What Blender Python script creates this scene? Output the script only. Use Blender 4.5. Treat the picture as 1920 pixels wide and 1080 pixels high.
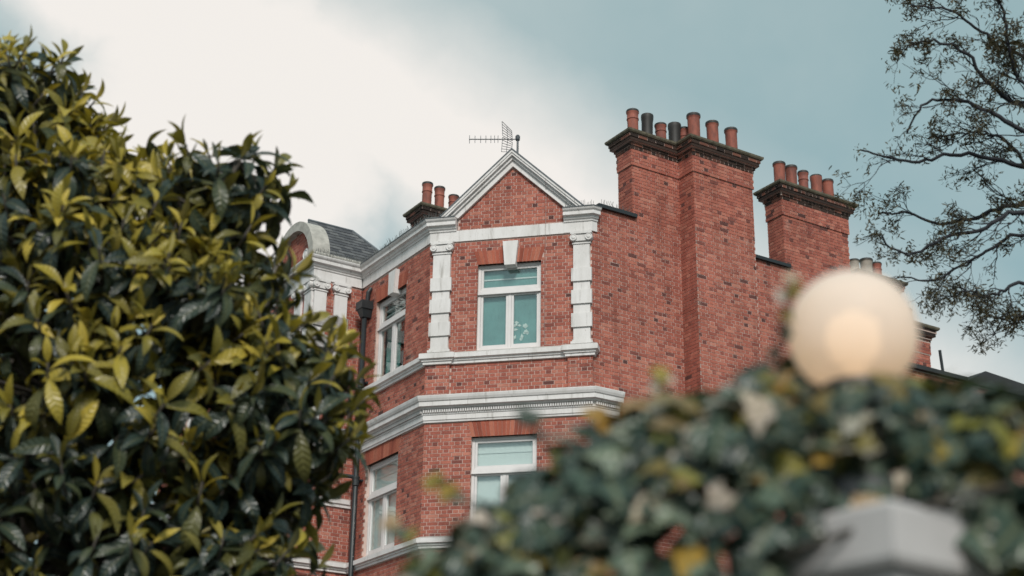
import bpy, bmesh, math, random
from mathutils import Vector, Matrix
random.seed(7)
R_ = math.radians
scene = bpy.context.scene
for o in list(bpy.data.objects): bpy.data.objects.remove(o, do_unlink=True)
COL = scene.collection

# ------------------------------------------------------------------ camera
PITCH, ROLL, YAW = R_(21.774), R_(0.823), R_(-12.988)
cam_d = bpy.data.cameras.new('camera'); cam = bpy.data.objects.new('camera', cam_d); COL.objects.link(cam)
rgt0 = Vector((math.cos(YAW), -math.sin(YAW), 0)); fh = Vector((math.sin(YAW), math.cos(YAW), 0)); zz = Vector((0, 0, 1))
fwd = fh*math.cos(PITCH) + zz*math.sin(PITCH); up0 = -fh*math.sin(PITCH) + zz*math.cos(PITCH)
rgt = rgt0*math.cos(ROLL) + up0*math.sin(ROLL); up = -rgt0*math.sin(ROLL) + up0*math.cos(ROLL)
m = Matrix((rgt, up, -fwd)).transposed().to_4x4(); CAM = Vector((6.303, -27.132, 1.6)); m.translation = CAM
cam.matrix_world = m
cam_d.sensor_width = 36; cam_d.lens = 2802.5/1920*36; cam_d.clip_start = .05; cam_d.clip_end = 2000
cam_d.dof.use_dof = True; cam_d.dof.focus_distance = 22.0; cam_d.dof.aperture_fstop = 2.0
scene.camera = cam

# ------------------------------------------------------------------ world and sun
SUN_EL, SUN_AZ = 39, 163          # elevation; azimuth clockwise from +Y, degrees
w = bpy.data.worlds.new('World'); scene.world = w; w.use_nodes = True
nt = w.node_tree; nt.nodes.clear(); N = nt.nodes.new; LK = nt.links.new
def node(tree, typ, **kw):
    n = tree.nodes.new(typ)
    for k, v in kw.items():
        if k in n.inputs: n.inputs[k].default_value = v
        else: setattr(n, k, v)
    return n
def ramp(tree, stops, interp='LINEAR'):
    n = tree.nodes.new('ShaderNodeValToRGB'); cr = n.color_ramp; cr.interpolation = interp
    while len(cr.elements) < len(stops): cr.elements.new(.5)
    for e, (p, c) in zip(cr.elements, stops):
        e.position = p; e.color = (*c, 1) if not isinstance(c, (int, float)) else (c, c, c, 1)
    return n
tc = N('ShaderNodeTexCoord')
sky = N('ShaderNodeTexSky'); sky.sky_type = 'NISHITA'; sky.sun_disc = False
sky.sun_elevation = R_(SUN_EL); sky.sun_rotation = R_(SUN_AZ); sky.air_density = 1.0; sky.dust_density = 2.5; sky.ozone_density = 1.5
n1 = node(nt, 'ShaderNodeTexNoise', Scale=2.2, Detail=6.0, Roughness=.55); LK(tc.outputs['Generated'], n1.inputs['Vector'])
n2 = node(nt, 'ShaderNodeTexNoise', Scale=9.0, Detail=6.0, Roughness=.6); LK(tc.outputs['Generated'], n2.inputs['Vector'])
dotn = N('ShaderNodeVectorMath'); dotn.operation = 'DOT_PRODUCT'; dotn.inputs[1].default_value = (-.5608, .2621, -.7853)
LK(tc.outputs['Generated'], dotn.inputs[0])
def wm(op, a, b, c=None):
    n = N('ShaderNodeMath'); n.operation = op
    for i, x in enumerate((a, b, c)):
        if x is None: continue
        if isinstance(x, (int, float)): n.inputs[i].default_value = x
        else: LK(x, n.inputs[i])
    return n.outputs[0]
b = wm('ADD', dotn.outputs['Value'], wm('MULTIPLY', wm('SUBTRACT', n1.outputs['Fac'], .5), .10))
b = wm('ADD', b, wm('MULTIPLY', wm('SUBTRACT', n2.outputs['Fac'], .5), .05))
b01 = wm('MULTIPLY_ADD', b, 2.0, .5)      # b=-.25..+.25 -> 0..1
band = ramp(nt, [(0, 0), (.26, .02), (.34, .18), (.42, .58), (.485, 1), (.60, 1), (.648, .40), (.70, .06), (1, .05)])
LK(b01, band.inputs[0])
patch = ramp(nt, [(.42, 0), (.72, 1)]); LK(n1.outputs['Fac'], patch.inputs[0])
dot2 = N('ShaderNodeVectorMath'); dot2.operation = 'DOT_PRODUCT'; dot2.inputs[1].default_value = (-0.3774, 0.8071, 0.4541); LK(tc.outputs['Generated'], dot2.inputs[0])
puff = N('ShaderNodeMapRange'); puff.interpolation_type = 'SMOOTHSTEP'; puff.inputs['From Min'].default_value = .9885; puff.inputs['From Max'].default_value = .9970
LK(wm('ADD', dot2.outputs['Value'], wm('MULTIPLY', wm('SUBTRACT', n2.outputs['Fac'], .5), .012)), puff.inputs['Value'])
cl = wm('MAXIMUM', wm('MAXIMUM', band.outputs['Color'], puff.outputs['Result']), wm('MULTIPLY', patch.outputs['Color'], .28))
veil = N('ShaderNodeMix'); veil.data_type = 'RGBA'; veil.inputs['Factor'].default_value = .80
LK(sky.outputs[0], veil.inputs['A']); veil.inputs['B'].default_value = (3.2, 4.8, 4.9, 1)
cloud = N('ShaderNodeMix'); cloud.data_type = 'RGBA'; LK(cl, cloud.inputs['Factor'])
LK(veil.outputs['Result'], cloud.inputs['A']); cloud.inputs['B'].default_value = (8.7, 8.35, 7.95, 1)
bg = N('ShaderNodeBackground'); bg.inputs['Strength'].default_value = .057
LK(cloud.outputs['Result'], bg.inputs['Color'])
wo = N('ShaderNodeOutputWorld'); LK(bg.outputs[0], wo.inputs['Surface'])
sd = bpy.data.lights.new('sun', 'SUN'); sd.energy = 1.5; sd.angle = R_(14); sd.color = (1, .95, .88)
so = bpy.data.objects.new('sun', sd); COL.objects.link(so)
sdir = Vector((math.sin(R_(SUN_AZ))*math.cos(R_(SUN_EL)), math.cos(R_(SUN_AZ))*math.cos(R_(SUN_EL)), math.sin(R_(SUN_EL))))
so.rotation_euler = sdir.to_track_quat('Z', 'Y').to_euler(); so.location = (20, -30, 40)
vs = scene.view_settings; vs.view_transform = 'Standard'; vs.look = 'None'; vs.exposure = 0.85; vs.gamma = 1; vs.use_curve_mapping = False
scene.render.engine = 'CYCLES'

# ------------------------------------------------------------------ helpers
class MB:
    def __init__(s): s.v = []; s.f = []; s.tone = []; s.age = []; s.uv = []
    def face(s, idx, tone=0., age=0.): s.f.append(idx); s.tone.append(tone); s.age.append(age)
    def hexa(s, p, tone=0., flip=False, open_back=False):
        # p: 8 points: 0-3 front loop, 4-7 back loop
        b = len(s.v); s.v += [tuple(q) for q in p]
        fs = [(0,1,2,3), (0,4,5,1), (1,5,6,2), (2,6,7,3), (3,7,4,0)]
        if not open_back: fs.append((7,6,5,4))
        for f in fs:
            f = tuple(b+i for i in f); s.face(f[::-1] if flip else f, tone)
    def prism(s, poly, d, tone=0.):
        b = len(s.v); n = len(poly); d = Vector(d)
        s.v += [tuple(p) for p in poly] + [tuple(Vector(p)+d) for p in poly]
        s.face(tuple(range(b, b+n))); s.face(tuple(range(b+2*n-1, b+n-1, -1)))
        for i in range(n):
            j = (i+1) % n; s.face((b+i, b+n+i, b+n+j, b+j))
    def lathe(s, c, axis, prof, seg=20, cap=True):
        # prof: (radius, height along axis)
        ax = Vector(axis).normalized(); e1 = ax.orthogonal().normalized(); e2 = ax.cross(e1); c = Vector(c); b = len(s.v); n = len(prof)
        for r, h in prof:
            for k in range(seg):
                a = 2*math.pi*k/seg; s.v.append(tuple(c + ax*h + (e1*math.cos(a)+e2*math.sin(a))*r))
        for i in range(n-1):
            for k in range(seg):
                k2 = (k+1) % seg; s.face((b+i*seg+k, b+i*seg+k2, b+(i+1)*seg+k2, b+(i+1)*seg+k))
        if cap:
            s.face(tuple(b+k for k in range(seg))[::-1]); s.face(tuple(b+(n-1)*seg+k for k in range(seg)))
    def tube(s, pts, rad, seg=6):
        pts = [Vector(p) for p in pts]; n = len(pts); b = len(s.v)
        if isinstance(rad, (int, float)): rad = [rad]*n
        prev = None
        for i, p in enumerate(pts):
            d = (pts[min(i+1, n-1)] - pts[max(i-1, 0)]).normalized()
            e1 = d.orthogonal().normalized() if prev is None else (prev - d*prev.dot(d)).normalized()
            prev = e1; e2 = d.cross(e1)
            for k in range(seg):
                a = 2*math.pi*k/seg; s.v.append(tuple(p + (e1*math.cos(a)+e2*math.sin(a))*rad[i]))
        for i in range(n-1):
            for k in range(seg):
                k2 = (k+1) % seg; s.face((b+i*seg+k, b+i*seg+k2, b+(i+1)*seg+k2, b+(i+1)*seg+k))
        s.face(tuple(b+k for k in range(seg))[::-1]); s.face(tuple(b+(n-1)*seg+k for k in range(seg)))
    def mesh(s, name, org=(0, 0, 0), smooth=False):
        me = bpy.data.meshes.new(name); ox, oy, oz = org
        me.from_pydata([(x-ox, y-oy, z-oz) for x, y, z in s.v], [], s.f)
        a = me.attributes.new('tone', 'FLOAT', 'FACE'); a.data.foreach_set('value', s.tone)
        if any(s.age):
            a = me.attributes.new('age', 'FLOAT', 'FACE'); a.data.foreach_set('value', s.age)
        if s.uv:
            u = me.uv_layers.new(name='UVMap'); u.data.foreach_set('uv', [c for q in s.uv for c in q])
        if smooth: me.polygons.foreach_set('use_smooth', [True]*len(me.polygons))
        me.update(); return me
ORG = {}
def link(o, parent):
    COL.objects.link(o)
    if parent is not None: o.parent = parent
    return o
def build(name, mb, mat, parent=None, smooth=False, kind=None, org=None):
    og = ORG.get(parent.name, (0, 0, 0)) if parent is not None else (org or (0, 0, 0))
    me = mb.mesh(name, og, smooth); me.materials.append(mat)
    o = bpy.data.objects.new(name, me); link(o, parent)
    if parent is None: o.location = og
    ORG[o.name] = og
    if kind: o['kind'] = kind
    return o
def thing(name, label, cat, loc=(0, 0, 0), group=None):
    o = bpy.data.objects.new(name, None); COL.objects.link(o); o.location = loc; o.empty_display_size = .3
    o['label'] = label; o['category'] = cat; ORG[o.name] = tuple(loc)
    if group: o['group'] = group
    return o

# ------------------------------------------------------------------ materials
def new_mat(name):
    m = bpy.data.materials.new(name); m.use_nodes = True; t = m.node_tree; t.nodes.clear()
    out = t.nodes.new('ShaderNodeOutputMaterial'); bs = t.nodes.new('ShaderNodeBsdfPrincipled'); t.links.new(bs.outputs[0], out.inputs['Surface'])
    return m, t, bs, out
def mixc(t, f, a, b, blend='MIX'):
    n = t.nodes.new('ShaderNodeMix'); n.data_type = 'RGBA'; n.blend_type = blend
    for k, x in (('Factor', f), ('A', a), ('B', b)):
        if isinstance(x, (int, float)): n.inputs[k].default_value = x
        elif isinstance(x, tuple): n.inputs[k].default_value = (*x, 1)
        else: t.links.new(x, n.inputs[k])
    return n.outputs['Result']
def mth(t, op, *a):
    n = t.nodes.new('ShaderNodeMath'); n.operation = op
    for i, x in enumerate(a):
        if isinstance(x, (int, float)): n.inputs[i].default_value = x
        else: t.links.new(x, n.inputs[i])
    return n.outputs[0]
def pos_noise(t, scale, detail=5, rough=.6, stretch=None):
    g = t.nodes.new('ShaderNodeNewGeometry'); n = node(t, 'ShaderNodeTexNoise', Scale=scale, Detail=detail, Roughness=rough)
    if stretch:
        mp = t.nodes.new('ShaderNodeMapping'); mp.inputs['Scale'].default_value = stretch
        t.links.new(g.outputs['Position'], mp.inputs['Vector']); t.links.new(mp.outputs[0], n.inputs['Vector'])
    else: t.links.new(g.outputs['Position'], n.inputs['Vector'])
    return n.outputs['Fac']
def bump(t, bs, h, strength=.3, dist=.01):
    n = node(t, 'ShaderNodeBump', Strength=strength, Distance=dist); t.links.new(h, n.inputs['Height']); t.links.new(n.outputs[0], bs.inputs['Normal'])
def plain(name, col, rough=.6, var=.25, scale=6, metal=0., bmp=.15, dark=None, stretch=None, lo=.35, hi=.75):
    m, t, bs, out = new_mat(name)
    f = pos_noise(t, scale, stretch=stretch); r = ramp(t, [(lo, 0), (hi, 1)]); t.links.new(f, r.inputs[0])
    d = dark or tuple(c*(1-var) for c in col)
    t.links.new(mixc(t, r.outputs['Color'], col, d), bs.inputs['Base Color'])
    bs.inputs['Roughness'].default_value = rough; bs.inputs['Metallic'].default_value = metal
    if bmp: bump(t, bs, pos_noise(t, scale*9, 3), bmp, .005)
    return m
def brick_mat(name, stops, soot=.35, stain=True):
    m, t, bs, out = new_mat(name)
    at = t.nodes.new('ShaderNodeAttribute'); at.attribute_name = 'tone'; oi = t.nodes.new('ShaderNodeObjectInfo')
    v = mth(t, 'FRACT', mth(t, 'ADD', at.outputs['Fac'], oi.outputs['Random']))
    r = ramp(t, stops); t.links.new(v, r.inputs[0]); c = r.outputs['Color']
    nz = pos_noise(t, 38, 4, .7); rr = ramp(t, [(.3, .80), (.7, 1.15)]); t.links.new(nz, rr.inputs[0])
    c = mixc(t, 1., c, rr.outputs['Color'], 'MULTIPLY')
    big = ramp(t, [(.35, 1.12), (.75, .74)]); t.links.new(pos_noise(t, .9, 5, .65), big.inputs[0])
    c = mixc(t, soot*2, c, big.outputs['Color'], 'MULTIPLY')
    stk = ramp(t, [(.42, 1.05), (.72, .70)]); t.links.new(pos_noise(t, 3.2, 5, .65, (1, 1, .16)), stk.inputs[0])
    c = mixc(t, .75, c, stk.outputs['Color'], 'MULTIPLY')
    if stain:   # lime bloom left by damp
        a = ramp(t, [(.60, 0), (.72, .5)]); t.links.new(pos_noise(t, 1.7, 6, .72), a.inputs[0])
        c = mixc(t, a.outputs['Color'], c, (.46, .33, .28))
    t.links.new(c, bs.inputs['Base Color']); bs.inputs['Roughness'].default_value = .88
    bs.inputs['Specular IOR Level'].default_value = .25
    bump(t, bs, nz, .5, .006); return m
BR = [(0, (.10, .047, .043)), (.02, (.17, .064, .055)), (.05, (.275, .086, .066)), (.20, (.345, .108, .080)), (.55, (.40, .130, .094)), (.85, (.445, .158, .114)), (1, (.48, .20, .148))]
M_BRICK = brick_mat('red brick', BR)
M_SOOT = brick_mat('sooty brick', [(0, (.03, .022, .02)), (.5, (.055, .035, .028)), (.72, (.14, .06, .045)), (1, (.24, .10, .07))], .5, False)
M_RUB = brick_mat('rubbed orange brick', [(0, (.27, .075, .05)), (.3, (.36, .10, .066)), (.7, (.41, .125, .08)), (1, (.46, .165, .11))], .3, False)
M_MORTAR = plain('lime mortar', (.62, .47, .42), .9, .3, 5)
M_WALLBASE = plain('brick wall far', (.30, .10, .07), .9, .3, 7)
def white_mat():
    m, t, bs, out = new_mat('white masonry paint')
    a = ramp(t, [(.45, 0), (.75, 1)]); t.links.new(pos_noise(t, 3.0, 6, .65, (1, 1, .30)), a.inputs[0]); c = mixc(t, a.outputs['Color'], (.73, .71, .71), (.56, .54, .525))
    b = ramp(t, [(.57, 0), (.70, .75)]); t.links.new(pos_noise(t, 9, 6, .7, (1, 1, .12)), b.inputs[0]); c = mixc(t, b.outputs['Color'], c, (.36, .34, .32))
    d = ramp(t, [(.66, 0), (.72, .8)]); t.links.new(pos_noise(t, 22, 4, .6), d.inputs[0]); c = mixc(t, d.outputs['Color'], c, (.40, .37, .34))
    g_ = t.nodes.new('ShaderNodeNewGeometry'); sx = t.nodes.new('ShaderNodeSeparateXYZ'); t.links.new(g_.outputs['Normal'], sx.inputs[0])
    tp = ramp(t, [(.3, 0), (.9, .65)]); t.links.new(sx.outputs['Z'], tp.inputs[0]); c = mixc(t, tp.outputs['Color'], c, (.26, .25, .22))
    t.links.new(c, bs.inputs['Base Color']); bs.inputs['Roughness'].default_value = .6; bump(t, bs, pos_noise(t, 30, 4), .2, .006); return m
M_WHITE = white_mat()
M_FRAME = plain('white gloss window paint', (.74, .715, .715), .4, .1, 5, bmp=.05)
M_STONE = plain('weathered stone coping', (.50, .48, .44), .85, .4, 6, bmp=.4)
M_PIPE = plain('dark cast iron paint', (.022, .028, .032), .45, .3, 8)
M_LEAD = plain('lead sheet', (.13, .15, .17), .55, .35, 5)
M_SLATE = brick_mat('slate', [(0, (.07, .075, .085)), (.5, (.11, .115, .125)), (1, (.16, .165, .17))], .3, False)
M_DARKROOF = plain('dark roof felt', (.035, .038, .042), .8, .3, 4)
M_POT = plain('terracotta chimney pot', (.34, .105, .072), .75, .35, 7, bmp=.2, dark=(.15, .055, .045), lo=.4, hi=.68, stretch=(1, 1, .4))
M_POTDARK = plain('black chimney pot', (.03, .028, .027), .6, .3, 6)
M_POTPALE = plain('buff chimney pot', (.42, .37, .32), .75, .35, 6)
M_ALU = plain('dull aerial metal', (.10, .11, .12), .5, .2, 10, metal=.6, bmp=0)
M_SPIKE = plain('spike wire', (.22, .22, .21), .5, .2, 10, metal=.3, bmp=0)
M_CABLE = plain('grey cable', (.35, .30, .28), .6, .2, 10, bmp=0)
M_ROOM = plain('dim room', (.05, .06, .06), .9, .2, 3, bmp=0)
M_BLIND_T = plain('sky reflection teal blind', (.17, .36, .35), .8, .25, 3, bmp=0)  # teal sky reflection of the glass is put into the blind's colour
M_BLIND_W = plain('pale blind', (.76, .80, .79), .8, .08, 2, bmp=0)
M_CURT = plain('teal curtain', (.05, .30, .28), .8, .3, 7, bmp=0, stretch=(1, 1, .05))
M_PETAL = plain('white petals', (.72, .78, .74), .6, .1, 9, bmp=0)
M_FLAUNCH = plain('mossy flaunching', (.16, .14, .10), .95, .5, 9, bmp=.6, dark=(.05, .045, .03))
def glass_mat():
    m, t, bs, out = new_mat('window glass'); t.nodes.remove(bs)
    tr = t.nodes.new('ShaderNodeBsdfTransparent'); tr.inputs[0].default_value = (.95, .985, .98, 1)
    gl = t.nodes.new('ShaderNodeBsdfGlossy'); gl.inputs['Roughness'].default_value = .03; wv = node(t, 'ShaderNodeBump', Strength=.12, Distance=.02); t.links.new(pos_noise(t, 5, 2), wv.inputs['Height']); t.links.new(wv.outputs[0], gl.inputs['Normal'])
    lw = t.nodes.new('ShaderNodeLayerWeight'); fc = mth(t, 'MULTIPLY_ADD', mth(t, 'POWER', lw.outputs['Facing'], 4.0), .7, .13)
    mx = t.nodes.new('ShaderNodeMixShader'); t.links.new(fc, mx.inputs[0]); t.links.new(tr.outputs[0], mx.inputs[1]); t.links.new(gl.outputs[0], mx.inputs[2])
    t.links.new(mx.outputs[0], out.inputs['Surface']); return m
M_GLASS = glass_mat()

# ------------------------------------------------------------------ plan of the houses
S = 2**-.5; W2 = 1.675
dB = Vector((-S, S, 0)); dD = Vector((S, S, 0)); nB = -dD; nD = -dB; nA = Vector((0, -1, 0))
L = Vector((-W2, 0, 0)); RR = Vector((W2, 0, 0)); K = L + dB*3.071; M0 = K - dD*1.183
class Fr:
    def __init__(s, o, u, n): s.o = Vector(o); s.u = Vector(u); s.n = Vector(n); s.flip = s.u.cross(s.n).z > 0
    def pt(s, u, o, z): p = s.o + s.u*u + s.n*o; return (p.x, p.y, z)
    def box(s, mb, u0, u1, o0, o1, z0, z1, tone=0., open_back=False):
        mb.hexa([s.pt(u0, o1, z0), s.pt(u1, o1, z0), s.pt(u1, o1, z1), s.pt(u0, o1, z1),
                 s.pt(u0, o0, z0), s.pt(u1, o0, z0), s.pt(u1, o0, z1), s.pt(u0, o0, z1)], tone, s.flip, open_back)
FA = Fr((0, 0, 0), (1, 0, 0), nA); FB = Fr(L, dB, nB); FD = Fr(RR, dD, nD); FC = Fr(K, -dD, nD); FW = Fr(M0, dB, nB)
def db(d, b, z=0): p = RR + dD*d + dB*b; return Vector((p.x, p.y, z))

def sweep(mb, path, prof, closed=False, pre=None, post=None, cap_top=False):
    P = [Vector((p[0], p[1], 0)) for p in path]; n = len(P)
    def nrm(a, c): d = (c-a).normalized(); return Vector((d.y, -d.x, 0))
    mit = []
    for i in range(n):
        a = P[i-1] if (i > 0 or closed) else (Vector((*pre[:2], 0)) if pre else None)
        c = P[(i+1) % n] if (i < n-1 or closed) else (Vector((*post[:2], 0)) if post else None)
        n1 = nrm(a, P[i]) if a is not None else None; n2 = nrm(P[i], c) if c is not None else None
        n1 = n1 or n2; n2 = n2 or n1
        mit.append((n1+n2)/(1+n1.dot(n2)))
    b = len(mb.v); k = len(prof)
    for p, mm in zip(P, mit):
        for o, z in prof: q = p + mm*o; mb.v.append((q.x, q.y, z))
    for i in range(n if closed else n-1):
        j = (i+1) % n
        for q in range(k-1): mb.face((b+i*k+q, b+j*k+q, b+j*k+q+1, b+i*k+q+1))
    if not closed:
        mb.face(tuple(b+q for q in range(k))[::-1]); mb.face(tuple(b+(n-1)*k+q for q in range(k)))
    if cap_top: mb.face(tuple(b+i*k+k-1 for i in range(n)))

def wall_panel(fr, u0, u1, z0, z1, holes, th=.25):
    mb = MB(); us = sorted({u0, u1, *[h[0] for h in holes], *[h[1] for h in holes]}); zs = sorted({z0, z1, *[h[2] for h in holes], *[h[3] for h in holes]})
    for i in range(len(us)-1):
        for j in range(len(zs)-1):
            um, zm = (us[i]+us[i+1])/2, (zs[j]+zs[j+1])/2
            if any(h[0] < um < h[1] and h[2] < zm < h[3] for h in holes): continue
            fr.box(mb, us[i], us[i+1], -th, 0, zs[j], zs[j+1])
    return mb

ROW, Z0R = .075, 6.0
rb = random.Random(3)
def brick_rows(fr, z0, z1, spans, off=0., phase=0., dark_ends=0.):
    """English bond; spans(zmid) -> [(u0,u1)]. Returns tuples (fr,u0,u1,o,z0,z1,tone,full)."""
    out = []; k0 = math.ceil((z0-Z0R)/ROW-.35); k1 = int(math.floor((z1-Z0R)/ROW+.35))
    for k in range(k0, k1):
        za = Z0R+k*ROW; zm = za+ROW/2; st = k % 2 == 0
        step = .225 if st else .1125; ln = step-.0115; ph = phase+(0 if st else .05625)
        for a, c in spans(zm):
            i = math.floor((a-ph)/step)
            while True:
                x0 = ph+i*step; x1 = x0+ln; i += 1
                if x0 >= c: break
                y0, y1 = max(x0, a), min(x1, c)
                if y1-y0 < .025: continue
                t = rb.random()*.985+.01
                if not st and rb.random() < .07: t = rb.random()*.13
                if dark_ends and (y0-a < .12 or c-y1 < .12) and rb.random() < dark_ends: t = rb.random()*.2
                out.append((fr, y0, y1, off+.005+rb.uniform(-.0015, .003), za+rb.uniform(-.001, .001), za+ROW-.011+rb.uniform(-.0015, .001), t, (y0 == x0 and y1 == x1, st)))
    return out
def add_bricks(mb, bricks, back=.03):
    for fr, u0, u1, o, za, zb, t, _ in bricks: fr.box(mb, u0, u1, o-back, o, za, zb, t, True)
def minus(a, c, holes, zm):
    sp = [(a, c)]
    for h in holes:
        if h[2] < zm < h[3]:
            q = []
            if len(h) > 4: k_ = h[4]*(zm-h[2])/(h[3]-h[2]); h = (h[0]-k_, h[1]+k_)
            for x, y in sp:
                if h[1] <= x or h[0] >= y: q.append((x, y)); continue
                if x < h[0]: q.append((x, h[0]))
                if h[1] < y: q.append((h[1], y))
            sp = q
    return sp

# ------------------------------------------------------------------ ground
g = MB(); g.v = [(-400, -400, 0), (400, -400, 0), (400, 400, 0), (-400, 400, 0)]; g.face((0, 1, 2, 3))
gr = build('ground', g, plain('ground paving', (.10, .095, .085), .9, .3, 1.5)); gr['kind'] = 'structure'

# ------------------------------------------------------------------ shared architectural parts
UPC = [(0, 13.83), (.035, 13.83), (.035, 14.04), (.055, 14.05), (.06, 14.085), (.085, 14.10), (.10, 14.15), (.155, 14.165), (.155, 14.235), (.185, 14.265), (.20, 14.295), (.20, 14.315), (0, 14.36)]
LOC = [(0, 9.985), (.04, 9.985), (.045, 10.02), (.06, 10.03), (.06, 10.125), (.075, 10.135), (.075, 10.165), (.062, 10.17), (.062, 10.235), (.115, 10.245), (.13, 10.275), (.185, 10.285), (.185, 10.37), (.205, 10.385), (.225, 10.43), (.235, 10.475), (.235, 10.49), (0, 10.53)]
STR = [(0, 11.17), (.05, 11.175), (.05, 11.225), (.075, 11.235), (.075, 11.265), (.12, 11.285), (.12, 11.375), (.10, 11.39), (0, 11.44)]
LST = [(0, 7.50), (.05, 7.505), (.05, 7.55), (.075, 7.56), (.075, 7.59), (.12, 7.605), (.12, 7.69), (.10, 7.705), (0, 7.745)]
def window(parent, fr, u0, u1, z0, z1, zt, blind, half_curtain=False):
    mb = MB(); b = fr.box; um = (u0+u1)/2; o0, o1 = -.17, -.085; e = .055
    b(mb, u0, u0+e, o0, o1, z0, z1); b(mb, u1-e, u1, o0, o1, z0, z1); b(mb, u0+e, u1-e, o0, o1, z1-e, z1); b(mb, u0+e, u1-e, o0, o1, z0, z0+.07)
    b(mb, u0+e, u1-e, o0, o1+.012, zt-.045, zt+.045); b(mb, um-.03, um+.03, o0, o1-.004, z0+.07, zt-.045)
    wd = build('window', mb, M_FRAME, parent)
    tm = MB(); b(tm, u0+.002, u1-.002, o1+.012, o1+.04, zt-.062, zt-.038); b(tm, u0+.002, u1-.002, o1+.012, o1+.027, zt-.038, zt+.0); build('transom_drip', tm, M_FRAME, wd)
    for a, c, p, q in ((u0+e, u1-e, zt+.045, z1-e), (u0+e, um-.03, z0+.07, zt-.045), (um+.03, u1-e, z0+.07, zt-.045)):
        sm = MB(); t = .045; g = .004; oo0, oo1 = -.15, -.096
        b(sm, a+g, a+g+t, oo0, oo1, p+g, q-g); b(sm, c-g-t, c-g, oo0, oo1, p+g, q-g); b(sm, a+g+t, c-g-t, oo0, oo1, p+g, p+g+t+.01); b(sm, a+g+t, c-g-t, oo0, oo1, q-g-t, q-g)
        build('sash', sm, M_FRAME, wd)
        pm = MB(); b(pm, a+g+t-.008, c-g-t+.008, -.131, -.125, p+g+t, q-g-t+.008); build('pane', pm, M_GLASS, wd)
    cm = MB()
    if half_curtain:
        n = 26; ua, ub = (u0+u1)/2+.05, u1-.02
        vb = len(cm.v)
        for i in range(n+1):
            uu = ua+(ub-ua)*i/n; oo = -.30+.035*math.sin(i*1.9)+.01*math.sin(i*5)
            cm.v += [fr.pt(uu, oo, z0), fr.pt(uu, oo, z1)]
        for i in range(n): cm.face((vb+2*i, vb+2*i+2, vb+2*i+3, vb+2*i+1))
        build('curtain', cm, blind, wd)
        lm = MB()
        for q in range(3): b(lm, u0+.06, u1-.05, -.24, -.20, zt+.10+q*.13, zt+.135+q*.13)
        build('blind_slat', lm, M_BLIND_W, wd)
    else:
        n = 60; vb = len(cm.v); ua, ub = u0+.004, u1-.004
        for i in range(n+1):
            uu = ua+(ub-ua)*i/n; oo = -.185+.001*math.sin(i*1.3)
            cm.v += [fr.pt(uu, oo, z0+.004), fr.pt(uu, oo, z1-.004)]
        for i in range(n): cm.face((vb+2*i, vb+2*i+2, vb+2*i+3, vb+2*i+1))
        build('blind', cm, blind, wd)
        hm = MB(); b(hm, u0+.06, u1-.06, -.178, -.172, z1-.30, z1-.27); build('blind_hem', hm, M_BLIND_W, wd)
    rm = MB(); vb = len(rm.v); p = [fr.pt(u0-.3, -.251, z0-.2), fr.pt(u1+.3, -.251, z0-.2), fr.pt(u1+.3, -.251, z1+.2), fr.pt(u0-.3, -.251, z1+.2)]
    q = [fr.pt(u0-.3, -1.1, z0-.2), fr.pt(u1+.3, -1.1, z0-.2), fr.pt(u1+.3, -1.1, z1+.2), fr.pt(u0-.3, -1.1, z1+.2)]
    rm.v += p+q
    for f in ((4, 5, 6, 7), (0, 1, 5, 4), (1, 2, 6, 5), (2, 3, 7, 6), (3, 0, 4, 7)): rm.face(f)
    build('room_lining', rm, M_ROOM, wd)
    return wd
def flat_arch(parent, fr, u0, u1, z0, z1, skew=.085, n=17):
    back = MB(); fr.box(back, u0-.0, u1+.0, -.02, .002, z0+.004, z1); ar = build('arch', back, M_MORTAR, parent)
    g = .003
    for i in range(n):
        a, c = i/n, (i+1)/n
        lo0, lo1 = u0+(u1-u0)*a+g, u0+(u1-u0)*c-g; hi0, hi1 = u0-skew+(u1-u0+2*skew)*a+g, u0-skew+(u1-u0+2*skew)*c-g
        mb = MB(); o = .009+rb.uniform(0, .003)
        mb.hexa([fr.pt(lo0, o, z0), fr.pt(lo1, o, z0), fr.pt(hi1, o, z1), fr.pt(hi0, o, z1), fr.pt(lo0, -.08, z0), fr.pt(lo1, -.08, z0), fr.pt(hi1, -.02, z1), fr.pt(hi0, -.02, z1)], 0., fr.flip)
        build('voussoir', mb, M_RUB, ar)
def keystone(parent, fr, uc, z0=13.19, z1=13.72):
    mb = MB(); a, c = .112, .16
    mb.hexa([fr.pt(uc-a, .12, z0), fr.pt(uc+a, .12, z0), fr.pt(uc+c, .10, z1), fr.pt(uc-c, .10, z1), fr.pt(uc-a, -.08, z0), fr.pt(uc+a, -.08, z0), fr.pt(uc+c, -.02, z1), fr.pt(uc-c, -.02, z1)], 0, fr.flip)
    build('keystone', mb, M_WHITE, parent)
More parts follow.
